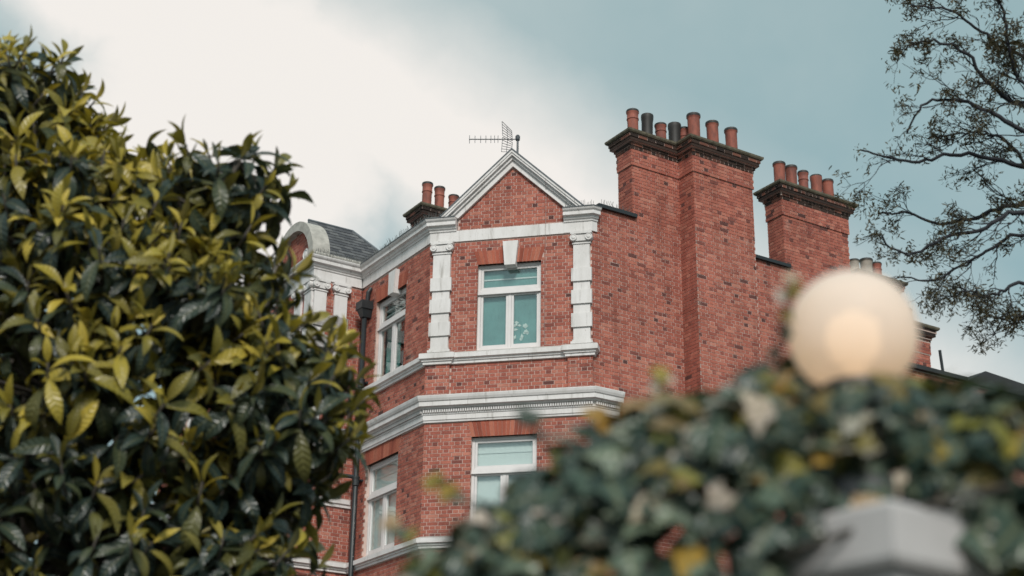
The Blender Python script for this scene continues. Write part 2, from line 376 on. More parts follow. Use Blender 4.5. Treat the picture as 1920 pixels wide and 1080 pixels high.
def pilaster(parent, fr, u0, u1, base=True, wide=None, zlo=11.44):
    mb = MB(); fr.box(mb, u0, u1, -.02, .06, zlo, 13.83); pl = build('pilaster', mb, M_WHITE, parent)
    for za, zb in ((12.74, 13.02), (12.26, 12.55), (11.77, 12.06)):
        if zb < zlo: continue
        bm_ = MB(); a, c = (u0-.038, u1+.038) if wide is None else wide
        bl = [fr.pt(a, .092, za), fr.pt(c, .092, za), fr.pt(c, .092, zb), fr.pt(a, .092, zb)]
        fr.box(bm_, a, c, -.02, .092, za, zb); build('block', bm_, M_WHITE, pl)
    if base:
        bs = MB(); fr.box(bs, u0-.02, u1+.02, -.02, .08, 11.47, 11.51); fr.box(bs, u0-.05, u1+.05, -.02, .105, 11.42, 11.47); build('base', bs, M_WHITE, pl)
    cp = MB(); uc = (u0+u1)/2
    fr.box(cp, u0-.02, u1+.02, -.02, .078, 13.545, 13.575)         # astragal
    fr.box(cp, u0-.025, u1+.025, -.02, .10, 13.60, 13.745)         # echinus block
    fr.box(cp, u0-.05, u1+.05, -.02, .125, 13.75, 13.80)           # abacus
    fr.box(cp, u0-.03, u1+.03, -.02, .10, 13.80, 13.832)
    build('capital', cp, M_WHITE, pl)
    for uu in (u0+.012, u1-.012):
        vm = MB(); c = Vector(fr.pt(uu, -.02, 13.675))
        vm.lathe(c, fr.n, [(.078, 0), (.078, .135), (.070, .148), (.058, .148), (.052, .138), (.040, .138), (.034, .150), (.018, .152)], 20)
        build('volute', vm, M_WHITE, pl, True)
    return pl
def spikes(parent, p0, p1, z, n, h=.11, name='bird_spikes'):
    mb = MB(); rs = random.Random(int(abs(z*100)+n)); p0 = Vector(p0); p1 = Vector(p1)
    bx = [(p0+(p1-p0)*t) for t in (0, 1)]
    mb.tube([(bx[0].x, bx[0].y, z+.006), (bx[1].x, bx[1].y, z+.006)], .006, 4)
    ac = (p1-p0).normalized().cross(Vector((0, 0, 1)))
    for i in range(n):
        t = (i+.5)/n; q = p0+(p1-p0)*t; lean = ac*rs.choice((-.06, -.02, .02, .06)) + Vector((rs.uniform(-.01, .01), rs.uniform(-.01, .01), 0))
        hh = h*rs.uniform(.8, 1.1); mb.tube([(q.x, q.y, z), (q.x+lean.x, q.y+lean.y, z+hh)], [.0055, .0035], 3)
    o = build(name, mb, M_SPIKE, parent); o['kind'] = 'stuff'
def chimney(parent, fp, z0, zs, zc, pots, brick_from=None, name='chimney'):
    """fp: footprint (d,b); zs string course; zc start of corbels; pots: (d,b,h,r,mat,kind)"""
    path = [db(d, b) for d, b in fp]; zt = zc+.30
    mb = MB(); sweep(mb, path, [(-.003, z0), (-.003, zs), (.022, zs), (.022, zc)], True)
    ch = build(name, mb, M_MORTAR, parent)
    cm = MB(); cor = [.035, .06, .12, .145]
    prof = [(.0, zc)]
    for i, o in enumerate(cor): prof += [(o, zc+i*.075), (o, zc+(i+1)*.075)]
    prof += [(.15, zt)]
    sweep(cm, path, prof, True, cap_top=True); cap = build('corbelled_cap', cm, M_MORTAR, ch)
    sm = MB(); sweep(sm, path, [(.13, zt+.002), (.18, zt+.006), (.20, zt+.035), (.205, zt+.075), (.19, zt+.085), (.02, zt+.15)], True, cap_top=True); build('coping', sm, M_FLAUNCH, ch)
    body = MB(); dark = MB(); n = len(fp)
    for i in range(n):
        a, c = path[i], path[(i+1) % n]; d = (c-a); ln = d.length; u = d.normalized(); nn = Vector((u.y, -u.x, 0))
        if nn.dot(Vector((0, -1, 0))) < .3: continue
        pr = path[i-1]; nx = path[(i+2) % n]
        cv0 = (a-pr).cross(d).z > 0; cv1 = d.cross(nx-c).z > 0     # left turn = convex for right-hand outside
        s0, s1 = (1 if cv0 else -1), (1 if cv1 else -1)
        fr = Fr(a, u, nn)
        add_bricks(body, brick_rows(fr, brick_from or z0, zs, lambda z: [(0, ln)], 0, 0, .25))
        add_bricks(body, brick_rows(fr, zs, zc, lambda z: [(-.025*s0, ln+.025*s1)], .025))
        for q, o in enumerate(cor):
            if q == 2: fr.box(dark, -o*s0, ln+o*s1, o-.03, o+.012, zc+.152, zc+.222, .2); continue
            add_bricks(dark, brick_rows(fr, zc+q*.075, zc+(q+1)*.075, lambda z: [(-o*s0, ln+o*s1)], o, q*.03))
    x = build('brickwork', body, M_BRICK, ch); x['kind'] = 'stuff'
    x = build('corbel_brickwork', dark, M_SOOT, ch); x['kind'] = 'stuff'
    for d, b, h, r, mat, kind in pots:
        h -= .05
        pm = MB(); c = db(d, b, zt+.07)
        if kind == 'roll': pr = [(r*.86, 0), (r*.88, h*.66), (r*.98, h*.68), (r*.98, h*.71), (r*.90, h*.73), (r*.92, h*.88), (r*1.04, h*.92), (r*1.04, h*.98), (r*.98, h), (r*.80, h), (r*.78, h*.6), (r*.78, h*.1)]
        elif kind == 'flare': pr = [(r*.93, 0), (r*.93, h*.3), (r*.95, h*.78), (r*1.03, h*.86), (r*1.06, h*.95), (r*1.02, h), (r*.86, h), (r*.8, h*.5), (r*.8, h*.1)]
        else: pr = [(r*.90, 0), (r*.93, h*.86), (r*.98, h*.90), (r*1.07, h*.92), (r*1.07, h*.98), (r*1.02, h), (r*.84, h), (r*.82, h*.5), (r*.82, h*.1)]
        pm.lathe(c, (rb.uniform(-.03, .03), rb.uniform(-.03, .03), 1), pr, 24); p = build('chimney_pot', pm, mat, ch, False)
        p.data.materials.append(M_POTDARK)
        for f in p.data.polygons:
            f.use_smooth = True
            if f.center.z+ORG[p.name][2] > c.z+h*.93: f.material_index = 1
        try: p.data.set_sharp_from_angle(angle=R_(40))
        except Exception: pass
    return ch

# ------------------------------------------------------------------ the corner house
house = thing('brick_house', 'tall red brick corner house with white trim, small gable and chimney stacks', 'house', (0, 0, 0))
winA_u = (-.672, .64, 11.435, 13.28); winA_l = (-.72, .58, 7.745, 9.665)
winB_u = (1.0, 2.36, 11.435, 13.28); winB_l = (1.05, 2.45, 7.745, 9.665)
wallA = build('wall', wall_panel(FA, -W2, W2, 0, 14.06, [winA_u, winA_l]), M_MORTAR, house)
# gable triangle
gm = MB(); XC, ZAP, SL, ZB = .045, 15.735, .95, 14.33
gm.prism([(-1.12, 0, 14.06), (1.10, 0, 14.06), (1.10, 0, 14.42), (XC, 0, 15.47), (-1.12, 0, 14.42)], (0, .25, 0)); build('gable_wall', gm, M_MORTAR, house)
build('wall', wall_panel(FB, 0, 3.071, 0, 14.3, [winB_u, winB_l]), M_MORTAR, house)
DW, DEP, TB = 7.3, .48, .485
build('wall', wall_panel(FD, 0, DW, 0, 14.25, []), M_MORTAR, house)
bm2 = MB(); FD.box(bm2, 0, 1.034, -.25, 0, 14.25, 14.385); build('wall', bm2, M_MORTAR, house)
br = MB(); FD.box(br, 2.279, 3.892, -.1, TB, 0, 14.37); build('chimney_breast', br, M_MORTAR, house)
bk = MB()
for a, c in ((db(DW, 0), db(DW, 5.44)), (db(DW, 5.44), K)):
    d = (c-a).normalized(); Fr(a, d, Vector((d.y, -d.x, 0))).box(bk, 0, (c-a).length, -.25, -.002, 0, 14.25)
build('wall', bk, M_WALLBASE, house)
rf = MB(); pl = [L+(-nB)*.1, RR-nD*.1, db(DW-.1, .1), db(DW-.1, 5.35), K-nB*.1]
rf.prism([(p.x, p.y, 14.12) for p in pl], (0, 0, .1)); roof = build('roof', rf, M_DARKROOF, house)
gr_ = MB()
for sg in (-1, 1):
    xo = XC+sg*(ZAP-.02-ZB)/SL
    gr_.prism([(XC, .05, ZAP-.02), (xo, .05, ZB), (xo, .05, ZB-.08), (XC, .05, ZAP-.10)], (0, 3.2, 0))
build('gable_roof', gr_, M_LEAD, roof)
# bricks of the walls
spA = lambda holes: (lambda z: minus(-W2, W2, holes, z))
arA_u, arA_l, arB_u, arB_l = [(w_[0], w_[1], w_[3], w_[3]+.31, .085) for w_ in (winA_u, winA_l, winB_u, winB_l)]
PEDS = ((-1.69, -1.19), (1.19, 1.69))
bA = brick_rows(FA, 6.0, 9.99, spA([winA_l, arA_l]), 0, .02) + brick_rows(FA, 10.5, 11.2, lambda z: [(-1.19, 1.19)], 0, .02) + brick_rows(FA, 11.42, 13.84, spA([winA_u, arA_u, (-1.62, -1.23, 11, 14), (1.3, 1.65, 11, 14)]), 0, .02)
def gspan(z):
    h = (15.44-z)/.945
    if z < 14.36: return [(-1.10, 1.09)]
    return [(max(-1.1, XC-h), min(1.09, XC+h))] if h > .05 else []
bA += brick_rows(FA, 14.05, 15.42, gspan, 0, .06)
for a, c in PEDS: bA += brick_rows(FA, 10.5, 11.2, lambda z, a=a, c=c: [(a, c)], .05, a)
for a, c in PEDS: pd = MB(); FA.box(pd, a+.006, c-.006, -.12, .05, 10.4, 11.2); build('pedestal', pd, M_MORTAR, house)
bR = []
bR += brick_rows(FB, 6.0, 9.99, lambda z: minus(0, 3.071, [winB_l, arB_l], z), 0, .01) + brick_rows(FB, 10.5, 11.2, lambda z: [(0, 3.071)], 0, .01) + brick_rows(FB, 11.42, 13.84, lambda z: minus(0, 3.071, [winB_u, arB_u], z), 0, .01, .15)
bR += brick_rows(FD, 6.0, 14.39, lambda z: [(0, 2.277)], 0, 0, .3) + brick_rows(FD, 6.0, 14.25, lambda z: [(3.899, DW)], 0, .08, .2)
bR += brick_rows(Fr(db(2.277, 0), nD, -dD), 6.0, 14.39, lambda z: [(0, TB)], 0, 0, .55)
bR += brick_rows(Fr(db(2.277, -TB), dD, nD), 6.0, 14.39, lambda z: [(0, 1.622)], 0, .03, .12)
full = [b for b in bA if b[7][0]]
full.sort(key=lambda b: (-(b[2]-b[1]), -b[4] if b[2]-b[1] < .15 else abs(b[4]-11.5)))
sing = full[:300]; ids = {id(b) for b in sing}
mcache = {}
for fr, u0, u1, o, za, zb, t, (fl, st) in sing:
    if st not in mcache:
        x = MB(); hl = .106 if st else .04975; FA.box(x, -hl, hl, -.035, 0, -.0315, .0315); me = x.mesh('brick'); me.materials.append(M_BRICK); mcache[st] = me
    ob = bpy.data.objects.new('brick', mcache[st]); link(ob, wallA); ob.location = ((u0+u1)/2, -o, (za+zb)/2)
mb = MB(); add_bricks(mb, [b for b in bA if id(b) not in ids] + bR); x = build('brickwork', mb, M_BRICK, house); x['kind'] = 'stuff'
# white trim
mb = MB(); FA.box(mb, -1.22, 1.27, -.05, .03, 13.82, 14.065); build('frieze', mb, M_WHITE, house)
mb = MB(); sweep(mb, [K, L, (-1.13, 0)], UPC, pre=M0); cor_u = build('cornice', mb, M_WHITE, house)
mb = MB(); sweep(mb, [(1.11, 0), RR, RR+dD*.11], UPC); build('cornice', mb, M_WHITE, house)
mb = MB(); sweep(mb, [K, L, RR, RR+dD*.60], LOC, pre=M0); cor_l = build('cornice', mb, M_WHITE, house)
dm = MB()
for fr, a, c in ((FB, -.03, 2.95), (FA, -W2-.02, W2+.02), (FD, .0, .58)):
    n = int((c-a)/.047)
    for i in range(n):
        u = a+(c-a)*(i+.2)/n; fr.box(dm, u, u+.028, .04, .112, 10.172, 10.233)
x = build('dentils', dm, M_WHITE, cor_l); x['kind'] = 'stuff'
mb = MB(); sweep(mb, [K, L, RR, RR+dD*.04], STR, pre=M0); build('string_course', mb, M_WHITE, house)
mb = MB(); sweep(mb, [K, L, RR, RR+dD*.04], LST, pre=M0); build('string_course', mb, M_WHITE, house)
for a, c in PEDS:
    mb = MB(); sweep(mb, [(a, .1), (a, -.05), (c, -.05), (c, .1)], [(0, 11.165), (.045, 11.172), (.045, 11.222), (.07, 11.232), (.07, 11.262), (.112, 11.282), (.112, 11.38), (.09, 11.40), (-.05, 11.445)]); build('pedestal_cap', mb, M_WHITE, house)
pilaster(house, FA, -1.60, -1.238); pilaster(house, FA, 1.305, 1.64)
# lead flashings, coping and verge of the gable
for path, pre in (([K, L, (-1.13, 0)], M0), ([(1.11, 0), RR, RR+dD*.11], None)):
    mb = MB(); sweep(mb, path, [(-.1, 14.345), (.205, 14.318), (.21, 14.305), (.214, 14.32), (-.1, 14.37)], pre=pre); build('lead_flashing', mb, M_LEAD, house)
bands = ((0, .06, .20, M_WHITE), (.06, .115, .18, M_WHITE), (.115, .185, .12, M_WHITE), (.185, .325, .07, M_WHITE))
vg = MB()
for v0, v1, o, _ in bands:
    def X(v): return (ZAP-v-ZB)/SL
    for sg in (-1, 1):
        vg.prism([(XC, -o, ZAP-v0), (XC+sg*X(v0), -o, ZB), (XC+sg*X(v1), -o, ZB), (XC, -o, ZAP-v1)], (0, o+.1, 0))
build('gable_verge', vg, M_WHITE, house)
fl = MB()
for sg in (-1, 1):
    X = lambda v: (ZAP-v-ZB)/SL
    fl.prism([(XC, -.215, ZAP+.03), (XC+sg*X(-.03), -.215, ZB), (XC+sg*X(.001), -.215, ZB), (XC, -.215, ZAP+.001)], (0, .4, 0))
build('verge_flashing', fl, M_LEAD, house)
mb = MB(); FD.box(mb, .13, 1.10, -.3, .075, 14.385, 14.465); build('coping', mb, M_PIPE, house)
mb = MB(); FD.box(mb, 3.905, 5.30, -.3, .075, 14.252, 14.325); build('coping', mb, M_PIPE, house)
# windows and arches
window(house, FA, *winA_u, 12.70, M_BLIND_T); window(house, FA, *winA_l, 9.0, M_BLIND_W)
window(house, FB, *winB_u, 12.70, M_CURT, True); window(house, FB, *winB_l, 9.0, M_BLIND_W)
flat_arch(house, FA, winA_u[0], winA_u[1], 13.28, 13.575); keystone(house, FA, .02)
flat_arch(house, FA, winA_l[0], winA_l[1], 9.665, 9.982); flat_arch(house, FB, winB_u[0], winB_u[1], 13.28, 13.575); keystone(house, FB, 1.5)
flat_arch(house, FB, winB_l[0], winB_l[1], 9.665, 9.982)
# chimneys
P = M_POT
chimney(house, [(1.034, DEP), (1.034, 0), (2.277, 0), (2.277, -TB), (3.899, -TB), (3.899, DEP)], 14.1, 15.60, 15.975,
        [(1.25, .22, .75, .135, P, 'roll'), (1.62, .22, .75, .13, M_POTDARK, 'flare'), (2.01, .22, .64, .13, P, 'roll'), (2.37, .22, .75, .14, M_POTDARK, 'flare'), (2.65, .24, .74, .125, P, 'roll'),
         (2.66, -.1, .92, .145, P, 'plain'), (3.19, -.1, .89, .14, P, 'plain'), (3.72, -.1, .88, .14, P, 'plain')], 14.40)
chimney(house, [(5.19, .5), (5.19, 0), (7.17, 0), (7.17, .5)], 14.1, 15.525, 15.90,
        [(5.45, .30, .77, .14, P, 'plain'), (5.81, .30, .78, .14, P, 'plain'), (6.18, .30, .75, .125, P, 'roll'), (6.58, .30, .75, .135, P, 'flare'), (6.96, .30, .74, .14, P, 'plain')], 14.25)
# drainpipe in the inner corner
mb = MB(); c = Vector(FB.pt(2.66, .13, 0)); mb.lathe((c.x, c.y, 0), (0, 0, 1), [(.055, 0), (.055, 13.1)], 14); dp = build('drainpipe', mb, M_PIPE, house, True)
for z in (7.2, 9.36, 11.5):
    mb = MB(); mb.lathe((c.x, c.y, z), (0, 0, 1), [(.06, -.10), (.078, -.09), (.078, .05), (.085, .06), (.085, .10), (.06, .11)], 16); build('collar', mb, M_PIPE, dp)
    mb = MB(); FB.box(mb, 2.56, 2.76, -.01, .06, z+.0, z+.04); build('bracket', mb, M_PIPE, dp)
mb = MB(); q = [FB.pt(u, o, z) for z, a, o1 in ((13.0, .07, .20), (13.18, .13, .26)) for u, o in ((2.66-a, .0), (2.66-a, o1), (2.66+a, o1), (2.66+a, .0))]
mb.v += q
for i in range(4): j = (i+1) % 4; mb.face((i, j, 4+j, 4+i))
mb.face((0, 1, 2, 3)); mb.face((7, 6, 5, 4)); FB.box(mb, 2.51, 2.81, 0, .28, 13.18, 13.36); build('hopper', mb, M_PIPE, dp)
mb = MB(); mb.tube([FB.pt(2.66, .08, 13.36), FB.pt(2.63, .08, 13.6), FB.pt(2.63, .02, 13.7)], .05, 10); build('inlet', mb, M_PIPE, dp)
mb = MB(); mb.tube([FC.pt(1.1, .10, 9.62), FC.pt(.45, .10, 9.52), (c.x, c.y, 9.46)], .04, 10); build('branch_pipe', mb, M_PIPE, dp)
# spikes and cable
p0 = K+nB*.16+nD*.16; p1 = L+nA*.15+Vector((-.05, 0, 0)); spikes(house, p0, p1, 14.345, 95)
spikes(house, p1, Vector((-1.18, -.15, 0)), 14.345, 18); spikes(house, Vector((1.15, -.15, 0)), Vector((1.75, -.15, 0)), 14.345, 18); spikes(house, RR+nD*.03+dD*.2, RR+nD*.03+dD*.95, 14.465, 20)
mb = MB(); mb.tube([(.76, -.21, 15.0), (.74, -.03, 14.75), (.735, -.02, 14.1), (.732, -.045, 14.05), (.728, -.045, 13.84), (.724, -.02, 13.8), (.72, -.02, 11.45)], .004, 5); build('cable', mb, M_CABLE, house)
mb = MB(); kk = K+(nB+nD)*.05; mb.tube([(kk.x, kk.y, 14.2), (kk.x, kk.y, 13.8), ((K+(nB+nD)*.02).x, (K+(nB+nD)*.02).y, 13.7), ((K+(nB+nD)*.02).x, (K+(nB+nD)*.02).y, 7)], .006, 5); build('cable', mb, M_PIPE, house)

# sprig of flowers behind the glass
sp = thing('flower_sprig', 'sprig of white petals standing behind the glass under the small gable', 'flowers', (.20, .18, 11.44))
mb = MB(); mb.tube([(.20, .18, 11.45), (.21, .18, 11.65), (.19, .18, 11.9)], .006, 5); build('stem', mb, M_CURT, sp)
rp = random.Random(5)
for i in range(30):
    c = Vector((.205+rp.uniform(-.13, .13), .185+rp.uniform(-.015, .015), 11.86+rp.uniform(-.20, .19)))
    if abs(c.x-.205) > .03 and c.z < 11.78 and rp.random() < .6: continue
    a = rp.uniform(0, 6.28); l = rp.uniform(.08, .12); dx = Vector((math.cos(a), 0, math.sin(a))); nx = Vector((-dx.z, 0, dx.x))
    mb = MB(); pts = [c-dx*l*.5, c-dx*l*.1+nx*l*.3+Vector((0, -.01, 0)), c+dx*l*.5, c-dx*l*.1-nx*l*.3+Vector((0, -.01, 0))]
    mb.prism(pts, (0, .004, 0)); build('petal', mb, M_PETAL, sp)

# television aerial on the gable
ta = thing('tv_aerial', 'small television aerial on a short mast above the gable peak', 'aerial', (.03, .4, 15.35))
mb = MB(); mb.tube([(.03, .4, 15.35), (.03, .4, 16.34)], .022, 10); build('mast', mb, M_ALU, ta)
mb = MB(); mb.tube([(.06, .4, 16.27), (-1.03, .38, 16.37)], .011, 6); boom = build('boom', mb, M_ALU, ta)
mb = MB(); mb.lathe((.03, .4, 16.25), (0, 0, 1), [(.045, 0), (.05, .03), (.05, .09), (.03, .12)], 12); build('clamp', mb, M_ALU, ta)
for i, x in enumerate((-1.02, -.90, -.775, -.66, -.55, -.47, -.395)):
    z = 16.27+(.06-x)*.092; h = .085 if i else .095
    mb = MB(); mb.tube([(x, .385, z-h), (x, .385, z+h)], .0065, 5); build('element', mb, M_ALU, ta)
mb = MB()
for sg in (1, -1):
    oL, oR = Vector((-.285, .26, 16.30+sg*.36)), Vector((-.13, .52, 16.30+sg*.25)); iL, iR = Vector((-.265, .26, 16.30+sg*.02)), Vector((-.11, .52, 16.29+sg*.02))
    for t in (0, .5, 1): mb.tube([oL.lerp(oR, t), iL.lerp(iR, t)], .0065, 4)
    for q in range(6): t = q/5; mb.tube([oL.lerp(iL, t), oR.lerp(iR, t)], .0065, 4)
build('reflector', mb, M_ALU, ta)

# ------------------------------------------------------------------ the house with the round gable
wing = thing('round_gabled_house', 'red brick house with white paired pilasters, slate roof and round gable', 'house', tuple(M0))
WL = 9.0
wins = [(1.0, 2.2, 7.745, 9.66), (1.0, 2.2, 11.435, 13.28), (3.6, 4.8, 7.745, 9.66), (3.6, 4.8, 11.435, 13.28), (6.3, 7.5, 7.745, 9.66), (6.3, 7.5, 11.435, 13.28)]
wc = build('wall', wall_panel(FC, 0, 1.183, 0, 14.3, []), M_MORTAR, wing)
build('wall', wall_panel(FW, 0, WL, 0, 14.3, wins), M_MORTAR, wing)
bC = brick_rows(FC, 6.0, 9.99, lambda z: [(0, 1.183)], 0, .01) + brick_rows(FC, 10.5, 13.84, lambda z: [(0, 1.183)], 0, .01)
fullC = sorted([b for b in bC if b[7][0]], key=lambda b: (-(b[2]-b[1]), b[1]))[:180]; ids = {id(b) for b in fullC}; mc2 = {}
og = Vector(ORG[wc.name]) if wc.name in ORG else M0
for fr, u0, u1, o, za, zb, t, (f_, st) in fullC:
    if st not in mc2:
        x = MB(); hl = .106 if st else .04975; Fr((0, 0, 0), -dD, nD).box(x, -hl, hl, -.035, 0, -.0315, .0315); me = x.mesh('brick'); me.materials.append(M_BRICK); mc2[st] = me
    ob = bpy.data.objects.new('brick', mc2[st]); link(ob, wc); ob.location = Vector(FC.pt((u0+u1)/2, o, (za+zb)/2))-og
mb = MB(); add_bricks(mb, [b for b in bC if id(b) not in ids] + brick_rows(FW, 6.0, 9.99, lambda z: minus(0, WL, wins, z), 0, .03) + brick_rows(FW, 10.5, 13.84, lambda z: minus(0, WL, wins, z), 0, .03))
x = build('brickwork', mb, M_BRICK, wing); x['kind'] = 'stuff'
WE = M0+dB*WL
for prof, nm in ((UPC, 'cornice'), (LOC, 'cornice'), (LST, 'string_course'), ([(0, 8.86), (.04, 8.865), (.04, 8.92), (.07, 8.94), (.07, 9.03), (0, 9.06)], 'string_course')):
    mb = MB(); sweep(mb, [WE, M0, K], prof, post=L); build(nm, mb, M_WHITE, wing)
mb = MB(); sweep(mb, [M0+dB*.3, M0, K+dD*.15], [(-.3, 14.34), (.06, 14.34), (.06, 14.43), (.03, 14.46), (-.3, 14.46)]); build('blocking_course', mb, M_STONE, wing)
pilaster(wing, FC, .395, .70, False, (.36, 1.183), 10.53); pilaster(wing, FC, .895, 1.183, False, (.36, 1.183), 10.53); pilaster(wing, FW, .0, .34, False, (0, .38), 10.53); pilaster(wing, FW, .52, .86, False, None, 10.53)
for wn in wins: window(wing, FW, *wn, 12.70 if wn[2] > 10 else 9.0, M_BLIND_W)
# roof with slates
rw = MB(); pit = math.tan(R_(50)); e = Vector((K.x, K.y, 0)); rb_ = 1.10
def rp_(al, bk, dz=0): p = e + dD*al + dB*bk; return (p.x, p.y, 14.36+min(bk, 2.2-bk)*pit+dz)
A0, A1 = -.95, .18
core = [rp_(A0, 0), rp_(1.28, 0), rp_(A1, rb_), rp_(A0, rb_), rp_(A0, 2.2), rp_(1.28, 2.2)]
rw.v += core
for f in ((0, 1, 2, 3), (1, 5, 2), (3, 2, 5, 4), (0, 3, 4), (0, 4, 5, 1)): rw.face(f)
wr = build('roof', rw, M_LEAD, wing)
up_s = (dB + zz*pit).normalized(); nrm_s = up_s.cross(dD); nrm_s = nrm_s if nrm_s.z > 0 else -nrm_s
slen = rb_*math.sqrt(1+pit*pit); gauge = .14; k = 0; sm_c = {}
while k*gauge < slen-.05:
    s0 = k*gauge; t = s0/slen; hip = 1.28+(A1-1.28)*t; x = A0+(.0 if k % 2 else -.11)
    while x < hip:
        a, c = max(x, A0)+.003, min(x+.22, hip)-.003
        if c-a > .04:
            mb = MB(); l1 = min(gauge+.03, slen-s0); th = .012
            def q(al, s, h): p = e + dD*al + up_s*s + nrm_s*h; return (p.x, p.y, p.z+14.36)
            hs = 1.28+(A1-1.28)*((s0+l1)/slen); c2 = min(c, hs-.003) if c > hs-.003 else c
            if c2 > a+.02:
                mb.hexa([q(a, s0, th+.014), q(c, s0, th+.014), q(c2, s0+l1, th), q(a, s0+l1, th), q(a, s0, .004), q(c, s0, .004), q(c2, s0+l1, 0), q(a, s0+l1, 0)], 0, False); build('slate', mb, M_SLATE, wr)
        x += .22
    k += 1
mb = MB(); mb.tube([rp_(A0, rb_, .02), rp_(A1, rb_, .02), rp_(1.28, 0, .02)], .035, 8); build('ridge_roll', mb, M_LEAD, wr)
# round gable over the front
gw = MB(); RC, RO, RI = 1.2, 1.2, .98; cz = 14.36
def arcpt(r, a, o): return FW.pt(RC+.05-r*math.cos(a), o, cz+r*math.sin(a))
ns = 28
tymp = [arcpt(RI, math.pi*i/ns, -.08) for i in range(ns+1)]; gw.prism(tymp, -nB*.25); rg = build('round_gable', gw, M_MORTAR, wing)
mb = MB()
for i in range(ns):
    a0, a1 = math.pi*i/ns, math.pi*(i+1)/ns
    mb.hexa([arcpt(RI, a0, .06), arcpt(RO, a0, .06), arcpt(RO, a1, .06), arcpt(RI, a1, .06), arcpt(RI, a0, -.36), arcpt(RO, a0, -.36), arcpt(RO, a1, -.36), arcpt(RI, a1, -.36)])
build('arched_rim', mb, M_STONE, rg)
mb = MB(); add_bricks(mb, brick_rows(FW, 14.36, 15.35, lambda z: [(RC+.05-math.sqrt(max(RI**2-(z-cz)**2, 0))+.01, RC+.05+math.sqrt(max(RI**2-(z-cz)**2, 0))-.01)], -.08)); x = build('brickwork', mb, M_BRICK, rg); x['kind'] = 'stuff'
mb = MB(); mb.lathe(FW.pt(.62, -.09, 14.62), nB, [(.14, 0), (.14, .07), (.11, .09), (.08, .07), (.05, .09)], 20); build('roundel', mb, M_WHITE, rg)
mb = MB(); pts = [M0+dB*.3, K+dD*1.2, K+dD*1.2+dB*8, WE]; mb.prism([(p.x, p.y, 14.2) for p in pts], (0, 0, .1)); build('flat_roof', mb, M_DARKROOF, wing)
spikes(wing, M0+nD*.12+nB*.12, K+nD*.12+nB*.12, 14.345, 45)
spikes(wing, M0+nD*.0+nB*.0, K+nD*.0+nB*.0, 14.46, 45)
mb = MB(); bk_ = [WE, WE-nB*6, K+dD*1.3+dB*9]
for a, c in ((WE+dB*.0, WE-nB*6),):
    d = (c-a).normalized(); Fr(a, d, -Vector((d.y, -d.x, 0))).box(mb, 0, 6, -.2, 0, 0, 14.2)
build('wall', mb, M_WALLBASE, wing)
chimney(wing, [(-.79, 6.15), (-.79, 5.65), (.45, 5.65), (.45, 6.15)], 14.2, 15.60, 15.975, [(-.61, 5.9, .80, .13, P, 'roll'), (-.26, 5.9, .78, .13, P, 'roll'), (.11, 5.9, .66, .13, P, 'roll')], 14.3)

# ------------------------------------------------------------------ lower house behind the flank
low = thing('rear_house', 'low dark-roofed brick house beyond the tall flank, mostly hidden by ivy', 'house', tuple(db(DW, 0)))
mb = MB(); FD.box(mb, 7.302, 13.5, -.25, -.01, 0, 12.62); FD.box(mb, 10.9, 13.5, -.25, -.012, 12.62, 12.66); lw = build('wall', mb, M_MORTAR, low)
mb = MB(); add_bricks(mb, brick_rows(FD, 8.8, 12.62, lambda z: [(7.302, 13.4)], -.01)); x = build('brickwork', mb, M_BRICK, low); x['kind'] = 'stuff'
mb = MB(); FD.box(mb, 7.31, 10.6, -5, .10, 12.62, 12.72); mb.prism([FD.pt(10.55, .10, 12.60), FD.pt(11.25, .10, 12.99), FD.pt(13.6, .10, 12.86), FD.pt(13.6, .10, 12.60)], dB*5); build('roof', mb, M_DARKROOF, low)
chimney(low, [(7.5, .7), (7.5, .1), (8.7, .1), (8.7, .7)], 12.3, 13.8, 14.32, [(7.72, .4, .52, .13, M_POTPALE, 'plain'), (8.1, .4, .62, .15, M_POTPALE, 'plain'), (8.45, .4, .62, .12, P, 'roll')], 12.7)
chimney(low, [(8.75, .6), (8.75, .1), (9.62, .1), (9.62, .6)], 12.3, 13.1, 13.4, [(9.2, .3, .5, .13, M_POTPALE, 'plain')], 12.7)
mb = MB(); mb.tube([FD.pt(9.9, 0, 12.7), FD.pt(9.86, 0, 13.26)], .035, 8); build('vent_pipe', mb, M_PIPE, low)

